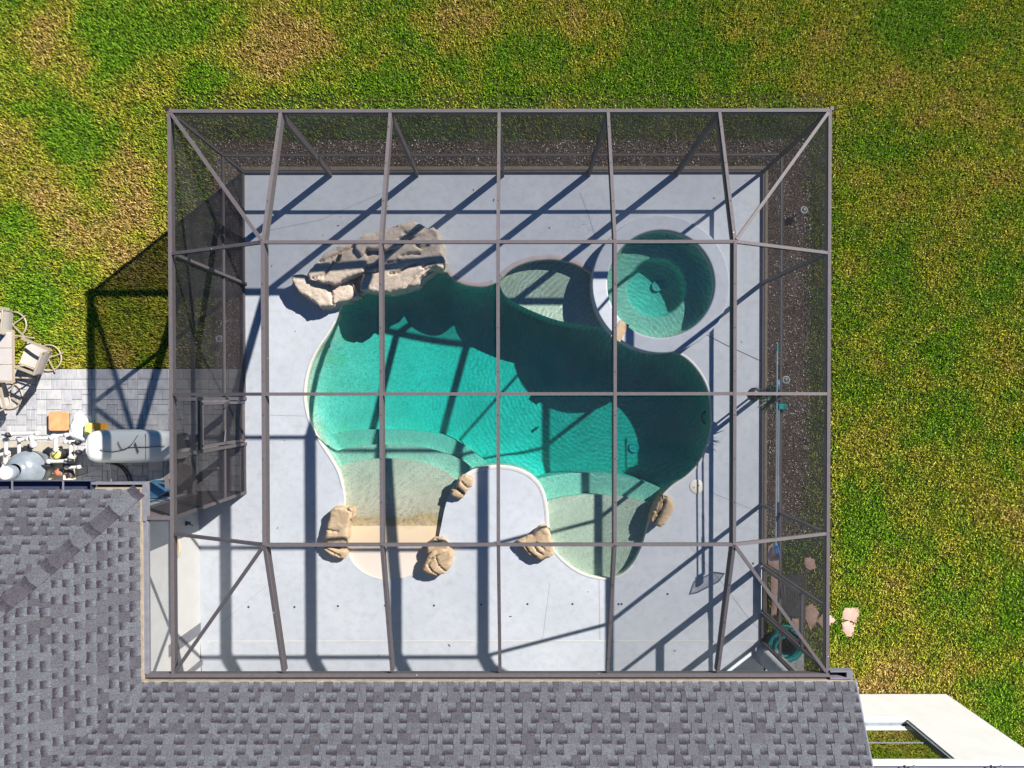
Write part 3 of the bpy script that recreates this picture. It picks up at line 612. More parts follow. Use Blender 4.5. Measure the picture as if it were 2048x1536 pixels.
# ------------------------------------------------------------------ rocks
def rock_mesh(poly, z0, zfun, step=.035, cracks=(), rnd_edge=.07, rough=.03, seed=1, strata=3, flare=.04, lean=(0, 0), facet=.0, cw=.02):
    """poly in metres; zfun(x,y) gives the top; layered sides"""
    # resample edge with a ragged line
    pts = []; n = len(poly)
    for i in range(n):
        a = Vector(poly[i]); b = Vector(poly[(i + 1) % n]); k = max(1, int((b - a).length / step))
        for j in range(k):
            p = a.lerp(b, j / k); nx = noise.noise(Vector((p.x * 5, p.y * 5, seed))) * .035 + noise.noise(Vector((p.x * 17, p.y * 17, seed))) * .014
            t = (b - a).normalized(); pts.append((p.x + t.y * nx, p.y - t.x * nx))
    V, Fc = region(pts, step=step, jitter=.25)
    X = np.array([v[0] for v in V]); Y = np.array([v[1] for v in V]); D = dist_np(pts, X, Y)
    CD = np.full(X.shape, 9.0); CW = cw
    for cr in cracks: CD = np.minimum(CD, dist_np(cr, X, Y, False))
    vs = []
    for i in range(len(V)):
        x, y = V[i]; z = zfun(x, y)
        z += (noise.fractal(Vector((x * 3, y * 3, seed * 3.1)), .9, 2.1, 5) ) * rough + abs(noise.noise(Vector((x * 9 + y * 4, y * 5, seed)))) * rough * .6
        t = min(1, D[i] / rnd_edge); z -= (1 - math.sqrt(max(0, 1 - (1 - t) ** 2))) * rnd_edge * .8
        c_, s_n = .94, .34; ru = (x * c_ + y * s_n) * 2.1 + noise.noise(Vector((x * 4, y * 4, seed))) * .35; rv = (-x * s_n + y * c_) * 6.5 + noise.noise(Vector((x * 3, y * 3, seed + 5))) * .9
        z += (noise.cell(Vector((ru, rv, seed))) ) * facet
        z -= .08 * math.exp(-(CD[i] / CW) ** 2)
        vs.append((x, y, max(z, z0 + .02)))
    mb = MB(); mb.add(vs, Fc, True)
    cxm = sum(p[0] for p in pts) / len(pts); cym = sum(p[1] for p in pts) / len(pts); m = len(pts)
    rings = []; top = [vs[min(range(0, 1), default=0)]]
    idx = {}
    for i, (x, y) in enumerate(V[:]): idx[(round(x, 5), round(y, 5))] = i
    edge = [vs[idx.get((round(p[0], 5), round(p[1], 5)), 0)] if (round(p[0], 5), round(p[1], 5)) in idx else (p[0], p[1], zfun(*p) - rnd_edge * .8) for p in pts]
    rings.append(edge); K = strata * 2
    for k in range(1, K + 1):
        f = k / K; rg = []
        for j, e in enumerate(edge):
            dx, dy = e[0] - cxm, e[1] - cym; L = math.hypot(dx, dy) + 1e-6
            o = flare * math.sin(f * 2.6) * (1 if k % 2 else -.25) + noise.noise(Vector((e[0] * 6, e[1] * 6, k * .8 + seed))) * .03 - .03 * f
            rg.append((e[0] + dx / L * o - lean[0] * f, e[1] + dy / L * o - lean[1] * f, e[2] + (z0 - e[2]) * f))
        rings.append(rg)
    vv = [v for r_ in rings for v in r_]; fs = [(a * m + i, (a + 1) * m + i, (a + 1) * m + (i + 1) % m, a * m + (i + 1) % m) for a in range(K) for i in range(m)]
    A = sum(pts[i][0] * pts[(i + 1) % m][1] - pts[(i + 1) % m][0] * pts[i][1] for i in range(m))
    if A < 0: fs = [f[::-1] for f in fs]
    mb.add(vv, fs, False); return mb
def z7(l, z): return [a2(540 + x / 5.12, 400 + y / 5.12, z) for x, y in l]
fall = empty('waterfall_rock', 'large layered tan rock waterfall overhanging the north-west pool edge', 'rock waterfall', at(760, 540))
def slab(l, z, z0, gx=0, gy=0, cracks=(), seed=1, rough=.03, ref=None, **kw):
    poly = z7(l, z); c = (sum(p[0] for p in poly) / len(poly), sum(p[1] for p in poly) / len(poly))
    mb = rock_mesh(poly, z0, lambda x, y: z + gx * (x - c[0]) + gy * (y - c[1]), .026, [z7(cr, z) for cr in cracks], .035, rough, seed, facet=.009, **kw)
    return part(mb, 'rock_slab', MAT['rock'], fall)
slab([(232, 790), (330, 762), (400, 770), (520, 780), (790, 790), (850, 880), (885, 970), (860, 992), (700, 1040), (620, 1068), (505, 1090), (430, 1020), (335, 965), (250, 880)], .34, -.3, -.08, -.02, [[(600, 860), (625, 950), (640, 1060)], [(790, 800), (840, 900), (880, 990)]], 2, .02, flare=.07)
slab([(375, 745), (440, 665), (510, 600), (560, 550), (640, 490), (720, 462), (860, 460), (985, 500), (1003, 600), (965, 700), (960, 740), (860, 770), (790, 780), (720, 830), (645, 862), (500, 822), (395, 805)], .54, .12, .06, .05, [[(500, 630), (600, 600), (700, 560), (840, 480)], [(700, 560), (640, 660)], [(640, 640), (540, 780)], [(430, 800), (540, 770)]], 3, .010, flare=.04)
slab([(890, 400), (950, 355), (1110, 315), (1185, 300), (1250, 262), (1390, 240), (1480, 212), (1535, 255), (1600, 285), (1560, 340), (1450, 385), (1350, 405), (1330, 470), (1180, 500), (985, 490), (960, 540), (930, 560), (860, 480)], .70, .3, .02, .06, [[(1330, 400), (1420, 370), (1520, 290)], [(1370, 340), (1470, 335)], [(1190, 300), (1260, 280), (1290, 262)]], 5, .012, flare=.05)
slab([(965, 560), (1060, 545), (1180, 545), (1340, 460), (1420, 430), (1500, 360), (1600, 320), (1680, 285), (1720, 330), (1750, 420), (1775, 520), (1790, 620), (1770, 690), (1700, 690), (1620, 720), (1530, 790), (1480, 860), (1380, 890), (1200, 930), (1050, 918), (900, 905), (920, 800), (960, 720)], .60, -.35, .10, .12,
     [[(990, 690), (1100, 650), (1180, 640), (1320, 620)], [(1220, 745), (1300, 740), (1400, 680), (1500, 660)], [(960, 740), (1040, 735), (1100, 720)], [(1340, 570), (1440, 550), (1530, 555)], [(1380, 880), (1480, 780), (1600, 710), (1690, 680)], [(1560, 690), (1600, 660), (1690, 640)], [(1500, 470), (1560, 500), (1620, 470)]], 7, .012, flare=.04)
slab([(1390, 880), (1480, 800), (1560, 740), (1650, 700), (1700, 712), (1620, 775), (1540, 840), (1470, 870)], .30, -.4, 0, 0, [[(1420, 870), (1560, 760), (1660, 710)]], 9, .03)
slab([(880, 800), (960, 760), (1100, 800), (1110, 900), (890, 972), (860, 900)], .12, -.4, 0, .1, (), 11, .02)
c = at(678, 515, .68); mb = MB(); mb.bev(-.035, .035, -.09, .09, -.03, .02, .008, Matrix.Translation(c) @ Matrix.Rotation(R(-25), 4, 'Z')); part(mb, 'spout', MAT['terr'], fall)

def boulder(label, blocks, z, seed, mat='rock_tan', cracks=(), zs=None):
    c0 = at(*blocks[0][0][0]); e = empty('boulder', label, 'boulder', (at(*blocks[0][0][0]).x, at(*blocks[0][0][0]).y, 0), group='tan boulders set on the pool edge')
    for k, (pts, zz, gx, gy, crk) in enumerate(blocks):
        poly = [a2(px, py, zz) for px, py in pts]; c = (sum(p[0] for p in poly) / len(poly), sum(p[1] for p in poly) / len(poly))
        mb = rock_mesh(poly, -.3, lambda x, y: zz + gx * (x - c[0]) + gy * (y - c[1]), .025, [[a2(px, py, zz) for px, py in cr] for cr in crk], .075, .010, seed + k, 3, .015, facet=.012, cw=.012)
        part(mb, 'rock_block', MAT[mat], e)
    return e
# region-3 zoom: px = 600 + x/4.268, py = 840 + y/4.268 ; region-4 zoom: px = 980 + x/4.268
def g3(l): return [(600 + x / 4.268, 840 + y / 4.268) for x, y in l]
def g4(l): return [(980 + x / 4.268, 840 + y / 4.268) for x, y in l]
boulder('long pale tan boulder of two blocks at the west side of the beach entry', [(g3([(245, 790), (280, 760), (370, 745), (440, 745), (455, 790), (430, 860), (405, 950), (390, 1060), (330, 1085), (205, 1080), (180, 1035), (220, 950), (240, 860)]), .30, .1, 0, [g3([(225, 940), (325, 955)]), g3([(380, 750), (440, 790), (425, 880)])]),
    (g3([(205, 1085), (260, 1090), (390, 1105), (400, 1160), (385, 1190), (330, 1190), (240, 1150), (200, 1115)]), .20, .05, .05, [g3([(210, 1095), (300, 1140), (340, 1160)])])], .3, 21)
boulder('small tan boulder with two clefts on the peninsula tip', [(g3([(1350, 500), (1420, 465), (1470, 510), (1470, 570), (1430, 610), (1410, 640), (1330, 580), (1340, 540)]), .26, .05, .1, [g3([(1380, 530), (1430, 580)])]), (g3([(1290, 590), (1330, 590), (1405, 640), (1385, 670), (1345, 680), (1290, 640)]), .18, 0, .1, [])], .25, 25)
boulder('round tan boulder with curved cracks below the peninsula, east of the beach entry', [(g3([(1120, 1120), (1200, 1095), (1290, 1110), (1305, 1170), (1280, 1260), (1240, 1310), (1180, 1330), (1080, 1335), (1040, 1290), (1060, 1210)]), .30, .05, .05, [g3([(1090, 1240), (1130, 1300), (1180, 1325)]), g3([(1160, 1180), (1180, 1240), (1250, 1300)]), g3([(1180, 1150), (1120, 1190), (1100, 1240)])]), (g3([(1090, 1060), (1150, 1020), (1210, 1010), (1260, 1060), (1290, 1110), (1180, 1130), (1085, 1150), (1080, 1110)]), .24, .1, 0, [g3([(1150, 1020), (1200, 1045)])])], .3, 29)
boulder('wedge-shaped tan boulder between the peninsula and the east shelf', [(g4([(370, 985), (400, 930), (430, 905), (490, 905), (510, 960), (520, 1000), (545, 1080), (540, 1150), (510, 1180), (430, 1200), (330, 1150), (270, 1090), (230, 1035), (300, 1010)]), .26, .12, .05, [g4([(300, 1080), (330, 1130), (400, 1180)]), g4([(370, 1060), (400, 1120), (450, 1150)]), g4([(400, 1050), (470, 1110)])])], .3, 33)
boulder('split tan boulder beside the east shelf near the round lid', [(g4([(1480, 640), (1530, 655), (1570, 710), (1565, 770), (1530, 840), (1500, 890), (1460, 920), (1420, 900), (1440, 840), (1480, 760)]), .32, .1, 0, [g4([(1500, 660), (1490, 720)])]), (g4([(1465, 650), (1490, 690), (1475, 750), (1440, 820), (1410, 895), (1360, 880), (1370, 830), (1400, 770), (1450, 700)]), .25, .1, .1, [g4([(1400, 770), (1430, 780)]), g4([(1380, 860), (1410, 830)]), g4([(1460, 700), (1430, 790), (1400, 880)])])], .3, 37)

# ------------------------------------------------------------------ screen enclosure
cage = empty('pool_enclosure', 'bronze aluminium screen cage spanning the whole pool deck', 'screen enclosure', (0, 0, 0))
BZ = MAT['bronze']
def beam(name, p, q, w_, h_, mat=BZ, parent=cage, up=(0, 0, 1)):
    mb = MB(); mb.beam(p, q, w_, h_, up); return part(mb, name, mat, parent)
for i in range(1, 6):
    x = GX[i]; d = .20; pts = [(YN - .03, ZE), (GY[0], ZT), (GY[2], ZT), (YS + .03, ZE)]; bot = [(YN - .03, ZE - .17), (GY[0] + .03, ZT - d), (GY[2] - .03, ZT - d), (YS + .03, ZE - .17)]
    for a in range(3):
        mb = MB(); q = [(pts[a][0], pts[a][1]), (pts[a + 1][0], pts[a + 1][1]), (bot[a + 1][0], bot[a + 1][1]), (bot[a][0], bot[a][1])]
        vs = [(x - .025, yy, zz) for yy, zz in q] + [(x + .025, yy, zz) for yy, zz in q]
        mb.add(vs, [(0, 1, 2, 3), (7, 6, 5, 4), (0, 4, 5, 1), (1, 5, 6, 2), (2, 6, 7, 3), (3, 7, 4, 0)]); part(mb, 'rafter', BZ, cage)
    # screw heads along the cap
    mb = MB()
    for k in range(14):
        yy = YS + .3 + (YN - YS - .6) * k / 13; zz = ZT if GY[2] < yy < GY[0] else (ZE + (ZT - ZE) * ((YN - yy) / (YN - GY[0]) if yy > 0 else (yy - YS) / (GY[2] - YS)))
        mb.box(x - .006, x + .006, yy - .006, yy + .006, zz + .001, zz + .006)
    part(mb, 'screw_heads', MAT['black'], cage, kind='stuff')
e = .004
for yy in GY:
    for i in range(1, 5): beam('purlin', (GX[i] + .025, yy, ZT - e), (GX[i + 1] - .025, yy, ZT - e), .05, .055)
    beam('side_rafter', (GX[0] + .03, yy, ZE - e), (GX[1] - .025, yy, ZT - e), .05, .055); beam('side_rafter', (GX[6] - .03, yy, ZE - e), (GX[5] + .025, yy, ZT - e), .05, .055)
for (ex, ey, tx, ty) in ((GX[0], YN, GX[1], GY[0]), (GX[6], YN, GX[5], GY[0]), (GX[0], YS, GX[1], GY[2]), (GX[6], YS, GX[5], GY[2])):
    d = Vector((tx - ex, ty - ey, 0)).normalized() * .04
    beam('hip_beam', (ex + d.x, ey + d.y, ZE - e), (tx - d.x, ty - d.y, ZT - e), .05, .06)
# eave beams
for i in range(6):
    beam('eave_beam', (GX[i] + (.0 if i else -.03), YN, ZE), (GX[i + 1] + (.03 if i == 5 else 0), YN, ZE), .055, .13)
ew = [YN - .03, GY[0], GY[1], GY[2], YS]
for a in range(4):
    beam('eave_beam', (GX[0], ew[a], ZE - .002), (GX[0], ew[a + 1], ZE - .002), .055, .13); beam('eave_beam', (GX[6], ew[a], ZE - .002), (GX[6], ew[a + 1], ZE - .002), .055, .13)
beam('eave_beam', (-6.13, YS - .03, ZE - .003), (GX[6] + .03, YS - .03, ZE - .003), .055, .13)
# posts: (x, y, size x, size y)
def post(x, y, sx, sy, top=ZE - .13, bottom=0.0): mb = MB(); mb.box(x - sx / 2, x + sx / 2, y - sy / 2, y + sy / 2, bottom, top); part(mb, 'post', BZ, cage)
for x in (GX[0], GX[6]): post(x, YN, .055, .055)
for i in range(1, 6): post(GX[i], YN - .04, .05, .13)
for y in (GY[0],): post(GX[0] + .02, y, .09, .05); post(GX[6] - .02, y, .09, .05)
for y in (GY[1], GY[2]): post(GX[6] - .02, y, .08, .05)
for y in (-.03, -.97): post(GX[0] + .01, y, .07, .06)
post(GX[0], YR, .06, .06); mb = MB(); mb.box(-6.63, -6.55, YR - .03, YR + .035, 0, ZE - .13); part(mb, 'post', MAT['galv'], cage)
for y in (-3.48, -4.54): post(GX[6], y, .06, .055)
post(GX[6], -5.11, .06, .06, 2.9)
ZR = 1.06
# rails
def rail(p, q, z, w_=.045, h_=.05, name='chair_rail'): beam(name, (p[0], p[1], z), (q[0], q[1], z), w_, h_)
xs = GX
for i in range(6): rail((xs[i] + .03, YN), (xs[i + 1] - .03, YN), ZR); rail((xs[i] + .03, YN), (xs[i + 1] - .03, YN), .05, .05, .05, 'bottom_rail')
for (a, b) in ((YN - .03, GY[0] + .025), (GY[0] - .025, 0.0), (-1.0, YR + .03)): rail((GX[0], a), (GX[0], b), ZR); rail((GX[0], a), (GX[0], b), .05, .05, .05, 'bottom_rail')
for (a, b) in ((YN - .03, GY[0] + .025), (GY[0] - .025, GY[1] + .025), (GY[1] - .025, GY[2] + .025), (GY[2] - .025, -3.45), (-4.57, -5.08)): rail((GX[6], a), (GX[6], b), ZR); rail((GX[6], a), (GX[6], b), .05, .05, .05, 'bottom_rail')
rail((GX[0], -.06), (GX[0], -.94), 2.13, .05, .06, 'door_header'); rail((GX[6], -3.51), (GX[6], -4.51), 2.13, .05, .06, 'door_header')
# doors
def door(y0, y1, x, hs):
    d = empty('screen_door', None, None, (x, (y0 + y1) / 2, 0)); d.parent = cage; tw = abs(y1 - y0) / 2 - .05
    for nm, (a, b) in (('stile', ((0, -tw, .03), (0, -tw, 2.05))), ('stile', ((0, tw, .03), (0, tw, 2.05))), ('door_rail', ((0, -tw, 2.05), (0, tw, 2.05))), ('door_rail', ((0, -tw, 1.06), (0, tw, 1.06))), ('door_rail', ((0, -tw, .16), (0, tw, .16)))):
        mb = MB(); mb.beam(a, b, .05, .05, (1, 0, 0) if nm == 'stile' else (0, 0, 1), nm != 'stile'); mb.build(nm, MAT['bronze_dark'], d)
    mb = MB(); mb.box(-.015, .015, -tw, tw, .03, .11); mb.build('kick_plate', MAT['bronze_dark'], d)
    for z0, z1 in ((.16, 1.02), (1.06, 2.0)): mb = MB(); mb.add([(0, -tw, z0), (0, tw, z0), (0, tw, z1), (0, -tw, z1)], [(0, 1, 2, 3)]); mb.build('door_screen', MAT['screen_side'], d)
    mb = MB(); mb.tube([(.05, hs * tw * .8, 1.0), (.075, hs * tw * .8, 1.05), (.05, hs * tw * .8, 1.12)], .01); mb.build('handle', MAT['black'], d)
    mb = MB(); mb.tube([(.03, -hs * tw * .95, 1.12), (.06, -hs * tw * .3, 1.12)], .012); mb.build('closer', MAT['galv'], d)
door(-.06, -.94, GX[0], 1); door(-3.51, -4.51, GX[6], -1)
# screens
def screen(vs, mat='screen'):
    mb = MB(); mb.add(vs, [tuple(range(len(vs)))]); part(mb, 'screen_panel', MAT[mat], cage)
dz = -.03
for x, y in ((GX[0] - .03, YN + .03), (GX[6] + .03, YN + .03)):
    mb = MB(); mb.box(x - .03, x + .03, y - .03, y + .03, ZE - .14, ZE + .003); part(mb, 'corner_cap', MAT['black'], cage)
for i in range(1, 5):
    screen([(GX[i], GY[0], ZT + dz), (GX[i + 1], GY[0], ZT + dz), (GX[i + 1], YN, ZE + dz), (GX[i], YN, ZE + dz)])
    screen([(GX[i], YS, ZE + dz), (GX[i + 1], YS, ZE + dz), (GX[i + 1], GY[2], ZT + dz), (GX[i], GY[2], ZT + dz)])
    for j in (0, 1): screen([(GX[i], GY[j], ZT + dz), (GX[i], GY[j + 1], ZT + dz), (GX[i + 1], GY[j + 1], ZT + dz), (GX[i + 1], GY[j], ZT + dz)])
for a, b in ((0, 1), (6, 5)):
    screen([(GX[a], YN, ZE + dz), (GX[b], YN, ZE + dz), (GX[b], GY[0], ZT + dz)]); screen([(GX[a], YN, ZE + dz), (GX[a], GY[0], ZE + dz), (GX[b], GY[0], ZT + dz)])
    screen([(GX[a], YS, ZE + dz), (GX[b], YS, ZE + dz), (GX[b], GY[2], ZT + dz)]); screen([(GX[a], YS, ZE + dz), (GX[a], GY[2], ZE + dz), (GX[b], GY[2], ZT + dz)])
    for j in (0, 1): screen([(GX[a], GY[j], ZE + dz), (GX[a], GY[j + 1], ZE + dz), (GX[b], GY[j + 1], ZT + dz), (GX[b], GY[j], ZT + dz)])
def vs(p, q, z0, z1, mat='screen_side'): screen([(p[0], p[1], z0), (q[0], q[1], z0), (q[0], q[1], z1), (p[0], p[1], z1)], mat)
for i in range(6): vs((GX[i], YN), (GX[i + 1], YN), .05, ZR - .03); vs((GX[i], YN), (GX[i + 1], YN), ZR - .02, ZE - .1)
for (a, b) in ((YN, GY[0]), (GY[0], 0.0), (-1.0, YR)): vs((GX[0], a), (GX[0], b), .05, ZR - .03); vs((GX[0], a), (GX[0], b), ZR - .02, ZE - .1)
for (a, b) in ((YN, GY[0]), (GY[0], GY[1]), (GY[1], GY[2]), (GY[2], -3.45), (-4.57, -5.08)): vs((GX[6], a), (GX[6], b), .05, ZR - .03); vs((GX[6], a), (GX[6], b), ZR - .02, ZE - .1)
vs((GX[0], -.06), (GX[0], -.94), 2.13, ZE - .1); vs((GX[6], -3.51), (GX[6], -4.51), 2.13, ZE - .1)
# return wall by the house: solid dark colour stands in for screen backed by house shade
mb = MB(); mb.box(-6.55, GX[0] - .03, YR - .012, YR + .012, .06, ZE - .16); part(mb, 'shaded_screen_panel', MAT['bronze_dark'], cage)
beam('eave_beam', (-6.1, YR, ZE - .004), (GX[0] - .03, YR, ZE - .004), .06, .12); beam('eave_beam', (-6.13, YR - .03, ZE - .004), (-6.13, YS, ZE - .004), .06, .1, MAT['galv'])
rail((-6.55, YR), (GX[0] - .03, YR), .05, .06, .05, 'bottom_rail')
screen([(-6.1, YR, ZE - .05), (GX[0], YR, ZE - .05), (GX[0], YS, ZE - .05), (-6.1, YS, ZE - .05)], 'screen_dusty')

# ------------------------------------------------------------------ house
house = empty('house', 'white stucco house with grey architectural shingle roof round two sides of the pool', 'house', (0, -8.3, 0))
XE = -6.205; YE = -4.69; YNW = -1.52; XR = 5.54; SL = .5; ZB = ZE + .02
def zr(d): return ZB + SL * d
roof = MB()
K = 4.0
roof.add([(-18, YNW, ZB), (XE, YNW, ZB), (XE - K, YNW - K, zr(K)), (-18, YNW - K, zr(K))], [(3, 2, 1, 0)])
roof.add([(XE, YNW, ZB), (XE, YE, ZB), (XE - K, YE - K, zr(K)), (XE - K, YNW - K, zr(K))], [(3, 2, 1, 0)])
roof.add([(XE, YE, ZB), (XR, YE, ZB), (XR, YE - K, zr(K)), (XE - K, YE - K, zr(K))], [(3, 2, 1, 0)])
roof.add([(-18, YNW - K, zr(K)), (XE - K, YNW - K, zr(K)), (XE - K, YE - K, zr(K)), (-18, YE - K, zr(K))], [(3, 2, 1, 0)])
roof.add([(-18, YE - K, zr(K)), (XR, YE - K, zr(K)), (XR, YE - 2 * K, ZB), (-18, YE - 2 * K, ZB)], [(3, 2, 1, 0)])
roof.add([(XR, YE, ZB), (XR, YE - 2 * K, ZB), (XR, YE - K, zr(K))], [(0, 1, 2)])
RO = part(roof, 'roof', MAT['roofbase'], house)
# shingles
SH_E = .154; CO = 1 / math.sqrt(1 + SL * SL)
tabs = []      # (distance, slope matrix, u0, width, row, recessed, tone, polygon or None)
def clip(poly, a, b, c):
    out = []; n = len(poly)
    for i in range(n):
        p, q = poly[i], poly[(i + 1) % n]; dp = a * p[0] + b * p[1] + c; dq = a * q[0] + b * q[1] + c
        if dp >= 0: out.append(p)
        if (dp >= 0) != (dq >= 0): t = dp / (dp - dq); out.append((p[0] + (q[0] - p[0]) * t, p[1] + (q[1] - p[1]) * t))
    return out
sh_cache = {}
def tab_geo(poly, w_, rec, tone):
    t0 = .010 if not rec else .0045; t1 = .001
    ex = SH_E
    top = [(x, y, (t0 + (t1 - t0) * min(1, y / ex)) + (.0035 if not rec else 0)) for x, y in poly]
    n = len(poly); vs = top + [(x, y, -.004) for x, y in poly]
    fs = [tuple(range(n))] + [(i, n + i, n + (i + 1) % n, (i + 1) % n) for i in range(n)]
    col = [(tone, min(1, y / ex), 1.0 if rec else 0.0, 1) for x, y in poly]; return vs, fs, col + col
def tab_mesh(poly, w_, rec, tone):
    vs_, fs, col = tab_geo(poly, w_, rec, tone); me = bpy.data.meshes.new('shingle'); me.from_pydata(vs_, [], fs)
    a = me.attributes.new('shade', 'FLOAT_COLOR', 'POINT'); a.data.foreach_set('color', [c for q in col for c in q]); me.materials.append(MAT['shingle']); return me
def slope(origin, u, vdir, U0, U1, rows, lims, tag_):
    """origin on the eave line, u along the eave, vdir plan direction up the slope; lims: half planes in plan (a,b,c)"""
    n = Vector((-vdir.x * SL, -vdir.y * SL, 1)).normalized(); V3 = Vector((vdir.x, vdir.y, SL)).normalized()
    M = Matrix((u, V3, n)).transposed().to_4x4(); M.translation = origin
    if u.cross(V3).dot(n) < 0: raise Exception('handed')
    for r_ in range(rows):
        x = U0 - rnd.uniform(0, .2); rec = rnd.random() < .5
        while x < U1:
            w_ = rnd.choice((.09, .12, .14, .17)) if rec else rnd.choice((.085, .11, .14, .17, .21))
            tone = rnd.choice((0.1, .45, .65, .65, .8, 1.0)); y0 = r_ * SH_E
            poly = [(x + .0015, y0 + (0 if not rec else .012)), (x + w_ - .0015, y0 + (0 if not rec else .012)), (x + w_ - .0015, y0 + SH_E + .02), (x + .0015, y0 + SH_E + .02)]
            full = list(poly)
            for (a, b, c) in lims:      # transform plan half plane to slope coords
                aa = a * u.x + b * u.y; bb = a * V3.x + b * V3.y; cc = a * origin.x + b * origin.y + c
                poly = clip(poly, aa, bb, cc)
                if len(poly) < 3: break
            if len(poly) >= 3:
                cc_ = M @ Vector((x + w_ / 2, y0 + SH_E / 2, 0))
                tabs.append(((cc_ - Vector((0, 0, H))).length, M, x, y0, w_, rec, tone, None if poly == full else poly))
            x += w_; rec = (not rec) if rnd.random() < .93 or rec else rec
VX3 = Vector((1, 0, 0)); VY3 = Vector((0, 1, 0))
# south block, facing north: u must make u x v = n  with v = -y -> u = -x
slope(Vector((0, YE + .015, ZB + .012)), Vector((-1, 0, 0)), Vector((0, -1, 0)), -XR - .3, 13.5, 29, [(-1, 0, XR), (1, -1, -XE + YE)], 's')
# wing, facing east: v=-x ; u = +y
slope(Vector((XE + .015, 0, ZB + .012)), Vector((0, 1, 0)), Vector((-1, 0, 0)), -8.8, YNW + .1, 29, [(-1, 1, XE - YE), (1, -1, YNW - XE)], 'e')
# wing, facing north: v=-y ; u=-x
slope(Vector((0, YNW + .015, ZB + .012)), Vector((-1, 0, 0)), Vector((0, -1, 0)), -XE - .1, 13.5, 29, [(-1, 1, XE - YNW)], 'n')
tabs.sort(key=lambda t: t[0])
Hi = Matrix.Translation(-Vector(house.location))
bulk = MB(); bcol = []; cnt = 0
for k, (dst, M, x, y0, w_, rec, tone, poly) in enumerate(tabs):
    base = [(.0015, .012 if rec else 0), (w_ - .0015, .012 if rec else 0), (w_ - .0015, SH_E + .02), (.0015, SH_E + .02)]
    if cnt < 300 and poly is None:
        key = (round(w_, 3), rec, tone)
        if key not in sh_cache: sh_cache[key] = tab_mesh(base, w_, rec, tone)
        o = bpy.data.objects.new('shingle', sh_cache[key]); COL.objects.link(o); o.parent = RO
        o.matrix_local = Hi @ M @ Matrix.Translation((x, y0, 0)); cnt += 1
    else:
        pg = [(p[0] - x, p[1] - y0) for p in poly] if poly else base
        v_, f_, c_ = tab_geo(pg, w_, rec, tone); T = M @ Matrix.Translation((x, y0, 0)); bulk.add([T @ Vector(q) for q in v_], f_); bcol += c_
o = part(bulk, 'shingles', MAT['shingle'], RO, kind='stuff')
a = o.data.attributes.new('shade', 'FLOAT_COLOR', 'POINT'); a.data.foreach_set('color', [c for q in bcol for c in q])
# hip caps
hd = Vector((-1, -1, SL)).normalized(); hs = Vector((1, -1, 0)).normalized()
start = Vector((XE, YNW, ZB + .046)); L = 0.0; k = 0
while L < 5.2:
    ln = rnd.choice((.28, .34, .24)); tone = rnd.choice((0, .35, .65)) if k % 2 else rnd.choice((.65, 1))
    for (seg, tn, rc) in ((.13, .0, 1.0), (ln, tone, 0.0)):
        wv = .128; dr = .040
        p0 = start + hd * L; p1 = start + hd * (L + seg + .01); up = Vector((0, 0, .012)); lo = Vector((0, 0, .004))
        vs_ = [p0 + hs * wv - Vector((0, 0, dr)) + up, p0 + up * 1.3, p0 - hs * wv - Vector((0, 0, dr)) + up, p1 + hs * wv - Vector((0, 0, dr)) + lo, p1 + lo, p1 - hs * wv - Vector((0, 0, dr)) + lo]
        vs_ += [v - Vector((0, 0, .02)) for v in vs_[:3]]
        mb = MB(); mb.add(vs_, [(0, 3, 4, 1), (1, 4, 5, 2), (0, 1, 7, 6), (1, 2, 8, 7), (0, 6, 3), (2, 5, 8)]); o = part(mb, 'ridge_cap', MAT['shingle'], RO)
        a = o.data.attributes.new('shade', 'FLOAT_COLOR', 'POINT'); c = []
        for q in range(9): c += [tn, .75 if rc and q not in (3, 4, 5) else .6, rc, 1]
        a.data.foreach_set('color', c); L += seg
    k += 1
def hpart(name, mat, *boxes, parent=house, **kw):
    mb = MB()
    for b in boxes: mb.box(*b)
    return part(mb, name, MAT[mat], parent, **kw)
# fascia and drip edges (beige), gutters
hpart('fascia', 'fascia', (XE - .02, XR, YE + .0, YE + .030, ZB - .2, ZB + .006))
hpart('fascia', 'fascia', (XE, XE + .045, YE + .045, YNW + .04, ZB - .2, ZB + .004)); hpart('fascia', 'fascia', (-6.93, XE, YNW, YNW + .04, ZB - .2, ZB + .002))
hpart('rake_board', 'fascia', (XR - .02, XR + .03, YE - .0, YE + .03, ZB - .15, ZB + .01))
mb = MB(); mb.beam((XR + .015, YE, ZB + .0), (XR + .015, YE - K, zr(K)), .03, .16); part(mb, 'rake_board', MAT['navy'], house)
hpart('gutter_channel', 'shadowed', (-6.1, 5.12, YE + .032, YS - .07, ZB - .14, ZB - .05))  # near-black box paints the shade of the gap behind the eave beam
def gutter(x0, x1, y, straps, name='gutter', z=ZB - .01, d=.125):
    g = part(MB(), name, MAT['navy'], house) if False else None
    mb = MB(); mb.box(x0, x1, y, y + .006, z - .13, z - .004); mb.box(x0, x1, y + d - .012, y + d, z - .13, z); mb.box(x0, x1, y + .006, y + d - .012, z - .13, z - .12); mb.box(x0, x0 + .006, y + .006, y + d - .012, z - .12, z - .006); mb.box(x1 - .014, x1, y + .006, y + d - .012, z - .12, z + .002)
    g = part(mb, name, MAT['navy'], house)
    for sx in straps: mb = MB(); mb.box(sx - .014, sx + .014, y - .01, y + d, z - .002, z + .004); part(mb, 'gutter_strap', MAT['galv'], g)
    return g
gutter(-16, -7.0, YNW + .002, [at(25, 975, 3.16).x, at(127, 975, 3.16).x, -9.9, -11.2], d=.15)
